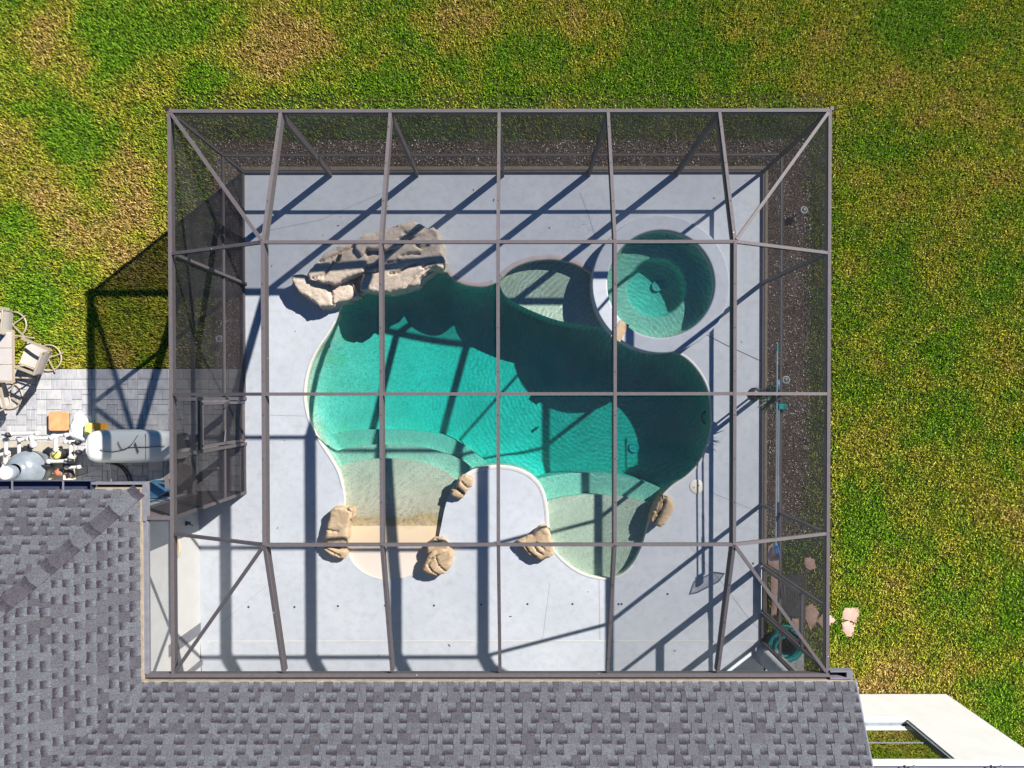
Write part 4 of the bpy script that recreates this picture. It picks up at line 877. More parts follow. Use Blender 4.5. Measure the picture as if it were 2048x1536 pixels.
# box beam / pale channel at the wing corner
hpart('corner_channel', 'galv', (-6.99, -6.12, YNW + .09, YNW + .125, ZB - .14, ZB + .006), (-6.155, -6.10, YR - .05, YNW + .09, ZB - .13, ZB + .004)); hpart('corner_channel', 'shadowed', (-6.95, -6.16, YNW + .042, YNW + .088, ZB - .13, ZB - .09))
hpart('eave_shadow_gap', 'shadowed', (XE + .047, XE + .06, YE + .05, YNW, ZB - .14, ZB - .1))  # dark strip, shade under the eave put into its colour
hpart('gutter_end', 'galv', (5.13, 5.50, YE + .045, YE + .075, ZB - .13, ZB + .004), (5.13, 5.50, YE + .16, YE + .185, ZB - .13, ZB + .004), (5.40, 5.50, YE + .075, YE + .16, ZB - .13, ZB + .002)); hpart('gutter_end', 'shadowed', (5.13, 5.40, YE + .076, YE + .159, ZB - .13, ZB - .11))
# soffit, walls
mb = MB(); sof = [(-18, YNW - .01), (XE, YNW - .01), (XE, YE - .01), (XR - .03, YE - .01), (XR - .03, -12.6), (-18, -12.6)]; V, Fc = region(sof); mb.add([(x, y, ZB - .2) for x, y in V], [f[::-1] for f in Fc]); part(mb, 'soffit', MAT['ceil'], house)
hpart('wall', 'stucco', (XW - .15, XW, -8.3, YR - .13, -.1, ZB - .22)); hpart('wall', 'stucco', (-18, XW, YR - .13, YR - .0, -.1, ZB - .22))
hpart('wall', 'stucco', (XW, 5.1, -8.45, -8.3, -.1, ZB - .22)); hpart('wall', 'stucco', (5.0, 5.15, -12, -8.45, -.1, ZB - .22))
WD = hpart('sliding_door', 'bronze_dark', (-3, 2.6, -8.3, -8.27, .02, 2.2))
for k in range(3): hpart('pane', 'glass', (-2.93 + k * 1.85, -1.2 + k * 1.85, -8.268, -8.26, .1, 2.12), parent=WD)
mb = MB(); mb.lathe([(.24, 0), (.24, .04), (.215, .07), (.215, 2.94)], (5.22, -5.42, -.0), 32); part(mb, 'column', MAT['concrete'], house)
hpart('downspout_trim', 'galv', (XW + .002, XW + .05, -5.6, -5.5, 0, 2.9))
# fittings on the wing wall
c = at(356, 1100, 1.2); mb = MB(); mb.tube([(XW + .002, c.y + .18, 1.0), (XW + .06, c.y + .17, 1.03), (XW + .07, c.y, 1.05), (XW + .06, c.y - .17, 1.03), (XW + .002, c.y - .18, 1.0)], .012, 6); mb.box(XW, XW + .035, c.y - .12, c.y + .12, .86, 1.16); part(mb, 'hose_bracket', MAT['beigebox'], house)
c = at(372, 1047, .6); mb = MB(); mb.lathe([(.05, 0), (.05, .03), (.02, .035), (.02, .07), (.045, .075), (0, .08)], (0, 0, 0), 12, True, Matrix.Translation((XW, c.y, .6)) @ Matrix.Rotation(math.pi / 2, 4, 'Y')); mb.tube([(XW + .06, c.y, .6), (XW + .09, c.y - .03, .57), (XW + .09, c.y - .06, .5)], .012, 6); part(mb, 'hose_tap', MAT['black'], house)
mb = MB(); mb.box(XW - .0, XW + .012, -4.95, -4.72, .0, 1.35); part(mb, 'access_panel', MAT['galv'], house)
# annex at the lower right
ax0, ax1, ay = 5.6, at(1895, 1390).x, at(1895, 1390).y
wb = at(1760, 1438, 1.15); 
wz0 = 1.12; wz1 = 2.62; wx1 = at(1815, 1435, 1.12).x; wx0 = wx1 - 2.6; wx0 = max(wx0, ax0 + .15)
hpart('annex_wall', 'stucco', (wx1, ax1, ay - .15, ay, -.1, 2.75)); hpart('annex_wall', 'stucco', (ax0, wx1, ay - .15, ay, -.1, wz0)); hpart('annex_wall', 'stucco', (ax0, wx1, ay - .15, ay, wz1, 2.75)); hpart('annex_wall', 'stucco', (ax0 - .1, wx0, ay - .15, ay, wz0, wz1)); hpart('annex_wall', 'stucco', (ax1 - .15, ax1, -12, ay - .15, -.1, 2.75))
W1 = hpart('window', 'filt', (wx0, wx1, ay - .13, ay - .06, wz0, wz0 + .04), (wx1 - .06, wx1, ay - .13, ay - .02, wz0 + .05, wz1), (wx0, wx1 - .06, ay - .13, ay - .03, wz1 - .06, wz1), (wx0, wx1 - .06, ay - .10, ay - .075, 1.87, 1.90))
hpart('frame', 'black', (wx1 - .08, wx1 - .062, ay - .12, ay - .035, wz0 + .052, wz1 - .062), parent=W1)
hpart('pane', 'glass', (wx0, wx1 - .08, ay - .10, ay - .09, wz0 + .05, 1.86), parent=W1); hpart('pane', 'glass', (wx0, wx1 - .08, ay - .09, ay - .08, 1.91, wz1 - .06), parent=W1)
hpart('window_sill', 'white', (wx0, wx1 + .03, ay - .02, ay + .03, wz0 - .05, wz0 - .002))
hpart('annex_roof', 'fiber', (ax0 + .0, ax1 + .1, -12, ay - .02, 2.75, 2.80))
hpart('annex_gutter', 'white', (ax0 + .0, ax1 + .12, ay + .0, ay + .03, 2.72, 2.86)); hpart('annex_gutter', 'navy', (ax0 + .0, ax1 + .12, ay - .045, ay - .0, 2.80, 2.815))
for px in (1809, 1828, 1982, 2002): x = at(px, 1530, 2.86).x; hpart('gutter_strap', 'galv' if px in (1828, 2002) else 'black', (x - .015, x + .015, ay - .14, ay + .02, 2.862, 2.868))

# ------------------------------------------------------------------ patio of pavers
mb = MB(); px0, px1, py0, py1 = PAVE; mb.add([(px0, py0, GROUND_Z + .012), (px1, py0, GROUND_Z + .012), (px1, py1, GROUND_Z + .012), (px0, py1, GROUND_Z + .012)], [(0, 1, 2, 3)])
patio = mb.build('patio', MAT['sand'], kind='structure')
u = .1056; nx = int(round((px1 - (-11.6)) / u)); ny = int(round((py1 - py0) / u)); u_y = (py1 - py0) / ny
occ = [[False] * nx for _ in range(ny)]; pm = {}; r2 = random.Random(4); pc = 0
for j in range(ny):
    for i in range(nx):
        if occ[j][i]: continue
        opts = [(2, 2), (3, 2), (2, 2), (3, 2), (2, 1), (1, 2), (3, 2), (2, 3)]; r2.shuffle(opts); opts += [(2, 1), (1, 2), (1, 1)]
        for a, b in opts:
            if i + a <= nx and j + b <= ny and all(not occ[j + q][i + p] for p in range(a) for q in range(b)): break
        for p in range(a):
            for q in range(b): occ[j + q][i + p] = True
        if (a, b) not in pm:
            mb = MB(); g = .0035; mb.bev(g, a * u - g, g, b * u_y - g, 0, .03, .0045); me = bpy.data.meshes.new('paver'); me.from_pydata(mb.v, [], mb.f); me.materials.append(MAT['paver']); pm[(a, b)] = me
        o = link('paver', pm[(a, b)], patio, (px1 - (i + a) * u, py1 - (j + b) * u_y, GROUND_Z + .008 + r2.uniform(-.002, .002)), (r2.uniform(-.006, .006), r2.uniform(-.006, .006), 0)); pc += 1
print('pavers', pc, 'tabs', len(tabs))
PZ = GROUND_Z + .04

# ------------------------------------------------------------------ stepping stones, mat, hose by the east door
stl = ['pink flagstone alone in the grass north of the doormat, seen through the screen', 'pale pink flagstone in the open lawn, upper of the touching pair', 'pale pink flagstone in the open lawn, lower of the touching pair', 'ragged pink flagstone beside the dark doormat, seen through the screen', 'pink flagstone crossing under the east eave beam of the cage', 'pink flagstone under the pool net against the deck edge', 'narrow pink paving strip between deck and dark doormat', 'pink flagstone between the dark doormat and the teal hose']
for l, st in zip(stl, STONES_PX):
    mb = MB(); P_ = [a2(*p) for p in st]; pts = []
    for i in range(len(P_)):
        a = Vector(P_[i]); b = Vector(P_[(i + 1) % len(P_)])
        for j in range(3): q = a.lerp(b, j / 3); pts.append((q.x + rnd.uniform(-.012, .012), q.y + rnd.uniform(-.012, .012)))
    V, Fc = region(pts, step=.06, jitter=.2); n = len(pts); Dd = dist_np(pts, np.array([v[0] for v in V]), np.array([v[1] for v in V]))
    mb.add([(x, y, GROUND_Z + .03 - .012 * max(0, 1 - d / .03) + noise.noise(Vector((x * 7, y * 7, 3))) * .006) for (x, y), d in zip(V, Dd)], Fc, True)
    mb.add([(p[0], p[1], GROUND_Z + .02) for p in pts] + [(p[0], p[1], GROUND_Z - .02) for p in pts], [(i, n + i, n + (i + 1) % n, (i + 1) % n) for i in range(n)])
    mb.build('stepping_stone', MAT['flag'], label=l, cat='stepping stone', group='pink stepping stones by the east door')
e = empty('doormat', 'dark slatted doormat outside the east screen door', 'doormat', at(1583, 1193))
A = [at(1560, 1150), at(1614, 1148), at(1611, 1234), at(1556, 1232)]
for k in range(16):
    f0, f1 = k / 16, (k + .84) / 16; mb = MB(); q = [A[0].lerp(A[1], f0), A[0].lerp(A[1], f1), A[3].lerp(A[2], f1), A[3].lerp(A[2], f0)]; mb.prism([(p.x, p.y) for p in q], GROUND_Z + .01, GROUND_Z + .045 + .002 * (k % 2)); part(mb, 'slat', MAT['mat'], e)
mb = MB(); mb.prism([(p.x, p.y) for p in A], GROUND_Z + .0, GROUND_Z + .012); part(mb, 'backing', MAT['black'], e)
# teal hose
def coil(name, label, c, r0, turns, z0, rt, seed, dz=.0, sq=1.0, rot=0, cat='hose'):
    r = random.Random(seed); pts = []
    for t in range(int(turns * 40)):
        a = t / 40 * 2 * math.pi; rr = r0 * (1 + .16 * math.sin(a * .37 + seed) + .08 * math.sin(a * 1.7)) - .02 * (t / 40) % .05
        x = rr * math.cos(a); y = rr * sq * math.sin(a); x, y = x * math.cos(rot) - y * math.sin(rot), x * math.sin(rot) + y * math.cos(rot)
        pts.append((c.x + x + .03 * math.sin(t * .05), c.y + y + .03 * math.cos(t * .043), z0 + dz * t / 40 + .015 * math.sin(a * 2.3)))
    mb = MB(); mb.tube(pts, rt, 8); return pts, mb
hz = empty('pool_hose', 'teal pool hose coiled on the ground outside the south-east screen corner', 'hose', at(1570, 1290))
pts, mb = coil('h', '', at(1568, 1288, .1), .33, 7.2, .0, .034, 3, .04, .92, .4); part(mb, 'coil', MAT['teal'], hz)
for k in (20, 95, 150, 185):
    p = Vector(pts[k]); q = Vector(pts[k + 1]); d = (q - p).normalized(); mb = MB(); mb.tube([p - d * .03, p + d * .03], .039, 8); part(mb, 'cuff', MAT['sky'], hz)
mb = MB(); mb.tube([(pts[-1][0], pts[-1][1], pts[-1][2]), (pts[-1][0] + .1, pts[-1][1] + .03, pts[-1][2])], .03, 10); part(mb, 'brass_end', MAT['brass'], hz)
mb = MB(); mb.box(5.2, 6.05, -6.1, -4.9, GROUND_Z - .02, GROUND_Z + .02); o = mb.build('concrete_slab', MAT['mulch'], kind='structure')
mb = MB(); mb.box(5.18, 5.98, -5.98, -5.35, GROUND_Z + .02, GROUND_Z + .05); mb.build('concrete_pad', MAT['concrete'], kind='structure')

# ------------------------------------------------------------------ pool tools on the east wall
xw = GX[6] - .08
pt = empty('pool_brush', 'telescopic pool pole with teal brush head hooked along the east chair rail', 'pool brush', (xw, at(1560, 800, 1.1).y, 0))
y_a, y_b = at(1560, 820, 1.15).y, at(1560, 1085, 1.15).y
mb = MB(); mb.tube([(xw, y_a, 1.13), (xw, (y_a + y_b) / 2, 1.12)], .016, 10); mb.tube([(xw, (y_a + y_b) / 2, 1.12), (xw, y_b, 1.11)], .020, 10); part(mb, 'pole', MAT['steel'], pt)
mb = MB(); mb.bev(-.02, .15, -.055, .055, 1.10, 1.17, .015, Matrix.Translation((xw, y_a + .06, 0))); part(mb, 'brush_head', MAT['teal'], pt)
mb = MB(); mb.tube([(xw, (y_a + y_b) / 2 - .5, 1.12), (xw, y_b - .02, 1.11)], .026, 10); part(mb, 'grip', MAT['navy'], pt)
nt_ = empty('leaf_net', 'long pool pole with a blue-framed leaf net on the east wall', 'pool net', (xw - .06, at(1558, 720, 1.15).y, 0))
y_c, y_d = at(1558, 702, 1.15).y, at(1558, 1095, 1.15).y
mb = MB(); mb.tube([(xw - .06, y_c, 1.20), (xw - .06, y_d, 1.17)], .014, 10); part(mb, 'pole', MAT['steel'], nt_)
mb = MB(); mb.tube([(xw - .06, y_c, 1.20), (xw - .06, y_c + .14, 1.20)], .02, 10); part(mb, 'grip', MAT['teal'], nt_)
mb = MB(); fr = [(xw - .05, -2.86, 1.25), (xw - .05, -3.05, 1.34), (xw - .04, -3.13, 1.2), (xw - .03, -3.24, .78), (xw - .03, -3.17, .66), (xw - .04, -2.98, .86)]; mb.tube(fr, .014, 8, True); part(mb, 'net_frame', MAT['blue'], nt_)
mb = MB(); cpt = (xw - .0, -3.05, 1.03); mb.add([cpt] + fr, [(0, i + 1, (i + 1) % 6 + 1) for i in range(6)]); part(mb, 'net', MAT['screen_side'], nt_)
mb = MB(); mb.bev(-.03, .03, -.1, .1, 1.08, 1.2, .01, Matrix.Translation((xw - .06, y_d - .02, 0))); part(mb, 'net_bracket', MAT['sky'], nt_)
# hanging plant pot on a stand by the east wall
pp = at(1541, 788, .95)
pe = empty('potted_bromeliad', 'spiky grey-green bromeliad in a glass pot hung by the east screen wall', 'potted plant', (pp.x, pp.y, 0))
mb = MB(); mb.lathe([(.03, .80), (.11, .84), (.15, .95), (.155, 1.04), (.14, 1.05), (.135, .95), (0, .93)], (0, 0, 0), 24); mb.build('pot', MAT['pot'], pe)
mb = MB(); mb.tube([(.16 * math.cos(t * .3927), .16 * math.sin(t * .3927), 1.05) for t in range(16)], .008, 6, True); mb.build('rim_wire', MAT['galv'], pe)
mb = MB(); mb.tube([(.0, 0, 0.012), (0, 0, .85)], .022, 8); mb.lathe([(.14, .0), (.14, .015), (0, .02)], (0, 0, 0), 20); mb.build('stand', MAT['black'], pe)
rl = random.Random(3)
for k in range(46):
    a = rl.uniform(0, 6.28); L = rl.uniform(.27, .43); el = rl.uniform(-.25, 1.0); wl = rl.uniform(.014, .024); d = Vector((math.cos(a), math.sin(a), 0)); s_ = Vector((-d.y, d.x, 0)); base = Vector((0, -.08, 1.0)); vs_ = []
    for t in range(5):
        f = t / 4; p = base + d * L * f * math.cos(el * (1 - f * .5)) + Vector((0, 0, L * f * math.sin(el) - .12 * f * f)); ww = wl * (1 - f) ** .6
        vs_ += [p + s_ * ww, p - Vector((0, 0, ww * .5)), p - s_ * ww]
    mb = MB(); mb.add(vs_, [(3 * t, 3 * t + 1, 3 * t + 4, 3 * t + 3) for t in range(4)] + [(3 * t + 1, 3 * t + 2, 3 * t + 5, 3 * t + 4) for t in range(4)], True); mb.build('leaf', MAT['leaf'], pe)
# towel or tube rolled over the rail
mb = MB(); c = at(1562, 770, 1.15); mb.lathe([(.0, -.1), (.03, -.1), (.032, .1), (0, .1)], (xw - .02, c.y, 1.15), 12, True, Matrix.Rotation(math.pi / 2, 4, 'X')); mb.build('skimmer_bottle', MAT['sky'], label='blue-grey plastic bottle wedged on the rail beside the potted plant', cat='bottle')
# skimmer lid
sk = empty('skimmer_cover', 'cream round skimmer lid with two finger holes in the deck', 'skimmer lid', at(1393, 973))
mb = MB(); mb.lathe([(.145, 0), (.145, .006), (.138, .009), (0, .010)], (0, 0, 0), 40); mb.build('lid', MAT['lid'], sk)
for q in ((-.055, -.02), (.045, .02)): mb = MB(); mb.lathe([(.013, .0105), (0, .0108)], (q[0], q[1], 0), 10); mb.build('finger_hole', MAT['black'], sk)
# solar path lights and the ring lamp seen through the screens
for px, py, l, r_ in ((1608, 420, 'small white path light in the north-east mulch outside the screen', .08), (1572, 760, 'white path light in the mulch beside the potted plant', .085), (438, 678, 'white path light in the west bed nearest the patio', .075)):
    c = at(px, py, .2); e = empty('path_light', l, 'path light', (c.x, c.y, GROUND_Z), group='white path lights in the beds')
    mb = MB(); mb.tube([(0, 0, 0), (0, 0, .2)], .012, 8); mb.build('stake', MAT['black'], e)
    mb = MB(); mb.lathe([(r_ * .6, .2), (r_, .225), (r_ * .98, .245), (r_ * .7, .26), (r_ * .66, .245)], (0, 0, 0), 24); mb.build('shade', MAT['glow'], e); mb = MB(); mb.lathe([(r_ * .66, .246), (0, .262)], (.0, 0, 0), 20); mb.build('solar_cell', MAT['filt'], e)
c = at(417, 486, .05); e = empty('ring_planter', 'thin white ring of a round planter in the west bed behind the screen', 'planter', (c.x, c.y, GROUND_Z))
mb = MB(); mb.tube([(.22 * math.cos(t * .196), .22 * math.sin(t * .196), .14) for t in range(32)], .012, 6, True); mb.build('rim', MAT['galv'], e); mb = MB(); mb.lathe([(.21, .13), (.17, 0), (0, .0)], (0, 0, 0), 28); mb.build('bowl', MAT['mulch'], e)

# ------------------------------------------------------------------ patio furniture
tz = .74
tb = empty('patio_table', 'cream metal patio table with pale slat panels, cut by the left edge', 'table', (at(-50, 712, 0).x, at(-50, 712, tz).y, PZ))
xa, ya = at(27, 660, tz).x, at(27, 660, tz).y; yb = at(27, 765, tz).y; xb = xa - 1.7
FB = [(xa - .04, xa, yb, ya), (xb, xb + .04, yb, ya), (xb + .04, xa - .04, ya - .03, ya), (xb + .04, xa - .04, yb, yb + .03)]
mb = MB()
for b in FB: mb.box(b[0], b[1], b[2], b[3], tz - .03, tz)
part(mb, 'table_frame', MAT['chairm'], tb)
hgt = (ya - yb - .06) / 3
for k in range(3):
    mb = MB(); mb.bev(xb + .042, xa - .042, yb + .03 + k * hgt + .004, yb + .03 + (k + 1) * hgt - .004, tz - .02, tz - .002, .003); part(mb, 'table_panel', MAT['tabletop'], tb)
for sx in (xa - .1, xb + .1):
    for sy in (ya - .1, yb + .1): mb = MB(); mb.tube([(sx, sy, PZ), (sx, sy, tz - .03)], .02, 10); part(mb, 'leg', MAT['chairm'], tb)
def make_chair(label):
    """swivel rocker; local +x is the way the sitter's back faces (away from the table)"""
    e = empty('patio_chair', label, 'chair', (0, 0, PZ), group='cream swivel chairs round the patio table')
    mb = MB(); mb.tube([(.27 * math.cos(t * .1963), .27 * math.sin(t * .1963), .02) for t in range(32)], .017, 8, True); mb.build('base_ring', MAT['chairm'], e)
    for a in (40, -40 + 180):
        d = Vector((math.cos(R(a)), math.sin(R(a)), 0)); mb = MB(); mb.beam(d * -.34 + Vector((0, 0, .045)), d * .34 + Vector((0, 0, .045 + (.006 if a > 90 else 0))), .026, .012); mb.build('cross_bar', MAT['chairm'], e)
    mb = MB(); mb.tube([(0, 0, .03), (0, 0, .36)], .03, 12); mb.build('swivel_post', MAT['chairm'], e)
    mb = MB(); n = 9; vs_ = []
    for i in range(n):
        x = -.25 + .5 * i / (n - 1); z = .43 - .035 * math.sin(math.pi * i / (n - 1)) - .03 * (i / (n - 1))
        vs_ += [(x, -.23, z), (x, .23, z)]
    mb.add(vs_, [(2 * i, 2 * i + 2, 2 * i + 3, 2 * i + 1) for i in range(n - 1)], True); mb.add([(a, b, c - .006) for a, b, c in vs_], [(2 * i, 2 * i + 1, 2 * i + 3, 2 * i + 2) for i in range(n - 1)], True); mb.build('seat_sling', MAT['sling'], e)
    mb = MB(); vs_ = []
    for i in range(n): f = i / (n - 1); vs_ += [(.25 + .19 * f + .03 * math.sin(3.1 * f), -.22, .41 + .56 * f), (.25 + .19 * f + .03 * math.sin(3.1 * f), .22, .41 + .56 * f)]
    mb.add(vs_, [(2 * i, 2 * i + 2, 2 * i + 3, 2 * i + 1) for i in range(n - 1)], True); mb.add([(a + .006, b, c) for a, b, c in vs_], [(2 * i, 2 * i + 1, 2 * i + 3, 2 * i + 2) for i in range(n - 1)], True); mb.build('back_sling', MAT['sling'], e)
    for s_ in (-1, 1):
        mb = MB(); mb.tube(smooth_loop([(-.27, s_ * .25, .42), (0, s_ * .25, .40), (.25, s_ * .25, .41), (.34, s_ * .24, .65), (.46, s_ * .23, .99)], 5, False), .015, 8); mb.build('side_rail', MAT['chairm'], e)
        mb = MB(); mb.beam((-.26, s_ * .29, .63), (.34, s_ * .28, .66), .055, .02); mb.build('armrest', MAT['chairm'], e)
        mb = MB(); mb.tube([(-.2, s_ * .29, .62), (-.16, s_ * .26, .42)], .013, 8); mb.build('arm_support', MAT['chairm'], e)
    mb = MB(); mb.tube([(.46, -.23, .99), (.475, 0, 1.005), (.46, .23, .99)], .018, 8); mb.build('top_rail', MAT['chairm'], e)
    mb = MB(); mb.beam((-.18, -.24, .37), (-.18, .24, .37), .03, .02); mb.beam((.18, -.24, .35), (.18, .24, .35), .03, .02); mb.beam((-.18, 0, .355), (.18, 0, .345), .06, .02); mb.build('seat_frame', MAT['chairm'], e)
    return e
ch = make_chair('cream swivel patio chair turned outwards at the table corner, fully in view')
spots = [((98, 716), -22, None), ((28, 650), -5, 'cream swivel patio chair north of the table, half hidden by the photo edge'), ((20, 792), -75, 'cream swivel patio chair south of the table with its ring base in shadow')]
src = ch; todo = []
for k, (p, rz, l) in enumerate(spots):
    o = src if k == 0 else copy_tree(src); 
    if l: o['label'] = l
    todo.append((o, p, rz))
for o, p, rz in todo: c = at(p[0], p[1], PZ); o.location = (c.x, c.y, PZ); o.rotation_euler = (0, 0, R(rz))
# square seat pad, bag, amber box
c = at(116, 842, .12); e = empty('square_pad', 'square tan rubber seat pad with rounded corners on the pavers', 'seat pad', (c.x, c.y, PZ))
s_ = .2; q = []
for (cx_, cy_, a0) in ((s_ - .04, s_ - .04, 0), (-s_ + .04, s_ - .04, 90), (-s_ + .04, -s_ + .04, 180), (s_ - .04, -s_ + .04, 270)):
    for t in range(5): a = R(a0 + t * 22.5); q.append((cx_ + .04 * math.cos(a), cy_ + .04 * math.sin(a)))
mb = MB(); mb.prism(q, .08, .12); mb.build('pad', MAT['terr'], e); 
mb = MB(); mb.prism([(a * .93, b * .93) for a, b in q], .12, .124); mb.build('pad_face', MAT['terr'], e)
mb = MB(); mb.box(-.16, .16, -.16, .16, 0, .08); mb.build('base', MAT['black'], e)
def blob(poly, h, seed, z0=PZ, step=.03, crease=.05):
    pts = smooth_loop(poly, 4); V, Fc = region(pts, step=step, jitter=.2); X = np.array([v[0] for v in V]); Y = np.array([v[1] for v in V]); D = dist_np(pts, X, Y); mb = MB(); vs_ = []
    for (x, y), d in zip(V, D):
        t = min(1, d / (h * .9)); z = z0 + h * math.sqrt(max(0, 1 - (1 - t) ** 2)) + crease * t * (noise.noise(Vector((x * 14 + y * 5, y * 4, seed))) - abs(noise.noise(Vector((x * 5, y * 16, seed + 2))))); vs_.append((x, y, z))
    mb.add(vs_, Fc, True); return mb
blob([a2(*p, .1) for p in ((152, 822), (160, 830), (172, 843), (174, 862), (168, 882), (150, 882), (136, 872), (135, 858), (142, 840))], .2, 3).build('plastic_bag', MAT['bag'], label='crumpled white plastic bag between the tan pad and the white tub', cat='plastic bag')
c = at(190, 856, .15); e = empty('amber_box', 'amber yellow plastic box with a small label at the tub corner', 'box', (c.x, c.y, PZ), R(-5))
mb = MB(); mb.bev(-.16, -.03, -.11, .10, 0, .28, .03); mb.build('yellow_end', MAT['gauge'], e); mb = MB(); mb.bev(-.028, .16, -.10, .11, 0, .24, .03); mb.build('box_body', MAT['amber'], e); mb = MB(); mb.box(-.0, .05, -.06, -.02, .24, .243); mb.build('sticker', MAT['white'], e)

# white tub: long rounded hull lying on the pavers
e = empty('white_tub', 'long white rounded tub lying upside down beside the equipment', 'tub', (at(255, 892, 0).x, at(255, 892, 0).y, PZ))
sec = []; N_ = 22; xs_ = []
x_l, x_r = at(173, 893, .6).x, at(352, 893, .6).x; yt, ybm = at(250, 860, .6).y, at(250, 927, .6).y; yc_ = (yt + ybm) / 2; hw = (yt - ybm) / 2
prof = [(0, .55), (.02, .80), (.06, .93), (.12, .99), (.3, 1), (.55, 1), (.72, .97), (.88, .88), (1, .76)]
vs_ = []; fs = []; M_ = 20
for (t, k_) in prof:
    x = x_l + (x_r - x_l) * t
    for j in range(M_):
        a = 2 * math.pi * j / M_; cy_, sz_ = math.cos(a), math.sin(a); pw = .45
        yy = yc_ + hw * k_ * math.copysign(abs(cy_) ** pw, cy_); zz = PZ + .34 + .34 * (.7 + .3 * k_) * math.copysign(abs(sz_) ** pw, sz_)
        vs_.append((x, yy, zz))
for i in range(len(prof) - 1):
    for j in range(M_): fs.append((i * M_ + j, i * M_ + (j + 1) % M_, (i + 1) * M_ + (j + 1) % M_, (i + 1) * M_ + j))
fs.append(tuple(range(M_ - 1, -1, -1))); fs.append(tuple(range((len(prof) - 1) * M_, len(prof) * M_))); 
mb = MB(); mb.add(vs_, [f if len(f) > 4 else f[::-1] for f in fs], True); part(mb, 'hull', MAT['tub'], e)
zt_ = PZ + .69
mb = MB(); xm = at(290, 893, .7).x; mb.box(xm - .004, xm + .004, yc_ - hw * .8, yc_ + hw * .8, zt_ - .012, zt_ - .005); part(mb, 'seam', MAT['galv'], e)
def wire(parent, pts, r_=.007, m='black', name='cable'):
    mb = MB(); mb.tube(smooth_loop(pts, 5, False), r_, 6); return part(mb, name, MAT[m], parent)
def wp(l, z): return [tuple(at(px, py, z)) for px, py in l]
wire(e, wp([(200, 899), (215, 904), (240, 901), (260, 895), (300, 894), (330, 892)], zt_ + .008)); wire(e, wp([(236, 883), (240, 893), (247, 899), (262, 890), (276, 870)], zt_ + .02)); wire(e, wp([(270, 885), (277, 905)], zt_ + .025), .012)
# ------------------------------------------------------------------ pool equipment
mb = MB(); q = [a2(*p) for p in ((-20, 880), (150, 885), (150, 925), (150, 975), (-20, 975))]; mb.prism(q, GROUND_Z, PZ + .03); mb.build('equipment_pad', plain('pale_concrete', (.33, .30, .25), .85, .12, 5, .2, 0, .4, 60), kind='structure')
fl = at(48, 938, .5); ft = empty('pool_filter', 'grey pool filter tank with a round white cap', 'pool filter', (fl.x, fl.y, PZ))
tilt = Matrix.Rotation(R(0), 4, 'X')
mb = MB(); mb.lathe([(.26, 0), (.30, .05), (.335, .15), (.345, .34), (.36, .36), (.36, .40), (.345, .42), (.33, .55), (.28, .66), (.20, .72), (.14, .74), (.13, .78)], (0, 0, 0), 40); mb.build('tank', MAT['filt'], ft)
mb = MB(); cc = Vector((-.10, -.04, 0)); mb.lathe([(.145, .70), (.15, .86), (.135, .885), (.12, .89)], cc, 32); mb.build('valve_body', MAT['filt'], ft)
mb = MB(); mb.lathe([(.13, .875), (.135, .91), (.115, .93), (0, .935)], cc, 32); mb.build('cap', MAT['white'], ft)
mb = MB(); mb.tube([(.36 * math.cos(t * .157), .36 * math.sin(t * .157), .38) for t in range(40)], .014, 6, True); mb.build('clamp_band', MAT['black'], ft)
mb = MB(); mb.box(.10, .125, -.10, .08, .72, .725); mb.build('sticker', MAT['white'], ft)
for a in (20, 55, 95, 135): mb = MB(); mb.beam((.34 * math.cos(R(a)), .34 * math.sin(R(a)), .41), (.20 * math.cos(R(a)), .20 * math.sin(R(a)), .72), .02, .02); mb.build('rib', MAT['filt'], ft)
pp_ = empty('pool_plumbing', 'white PVC pipes with black valves round the pool filter', 'pipework', at(90, 900))
def pipe(l, z, r_=.033): 
    mb = MB(); pts = [tuple(at(a, b, z if len(q) == 2 else q[2])) for q in l for a, b in [q[:2]]]; mb.tube(pts, r_, 12); part(mb, 'pipe', MAT['pvc'], pp_)
    for p_ in (pts[0], pts[-1]): mb = MB(); mb.lathe([(r_ * 1.3, -.04), (r_ * 1.3, .04), (0, .04)], p_, 12); part(mb, 'elbow', MAT['pvc'], pp_)
pipe([(22, 868), (74, 867)], .45); pipe([(12, 880), (12, 925)], .4, .036); pipe([(56, 878), (103, 876)], .5); pipe([(38, 878), (38, 915)], .35); pipe([(107, 872), (133, 870)], .42); pipe([(111, 873), (112, 900)], .46, .036)
pipe([(64, 876), (66, 890)], .5, .045); pipe([(132, 884), (150, 884)], .42); pipe([(142, 885), (142, 915)], .45, .038); pipe([(98, 923), (134, 922)], .45, .036); pipe([(134, 935), (158, 934)], .35, .03); pipe([(14, 910), (0, 960)], .4, .04); pipe([(-10, 912), (14, 906)], .45, .036); pipe([(8, 960), (2, 972)], .3, .03)
pipe([(40, 880), (56, 878)], .42)
for px, py, z in ((16, 870, .5), (140, 922, .5), (155, 885, .45), (156, 905, .42), (60, 893, .4), (96, 931, .4), (5, 928, .3)):
    c = at(px, py, z); mb = MB(); mb.lathe([(.04, -.06), (.055, -.05), (.055, .03), (.035, .04), (.03, .06), (0, .062)], c, 14); mb.beam((c.x - .08, c.y + .01, c.z + .08), (c.x + .08, c.y - .01, c.z + .08), .03, .02); part(mb, 'valve', MAT['black'], pp_)
    for a in range(0, 360, 72): mb = MB(); mb.lathe([(.010, .0), (0, .012)], (c.x + .042 * math.cos(R(a)), c.y + .042 * math.sin(R(a)), c.z + .042), 6); part(mb, 'bolt', MAT['galv'], pp_)
c = at(110, 909, .5); pu = empty('pump_strainer', 'dark pump pot with a yellow see-through lid among the white pipes', 'pump', (c.x, c.y, PZ))
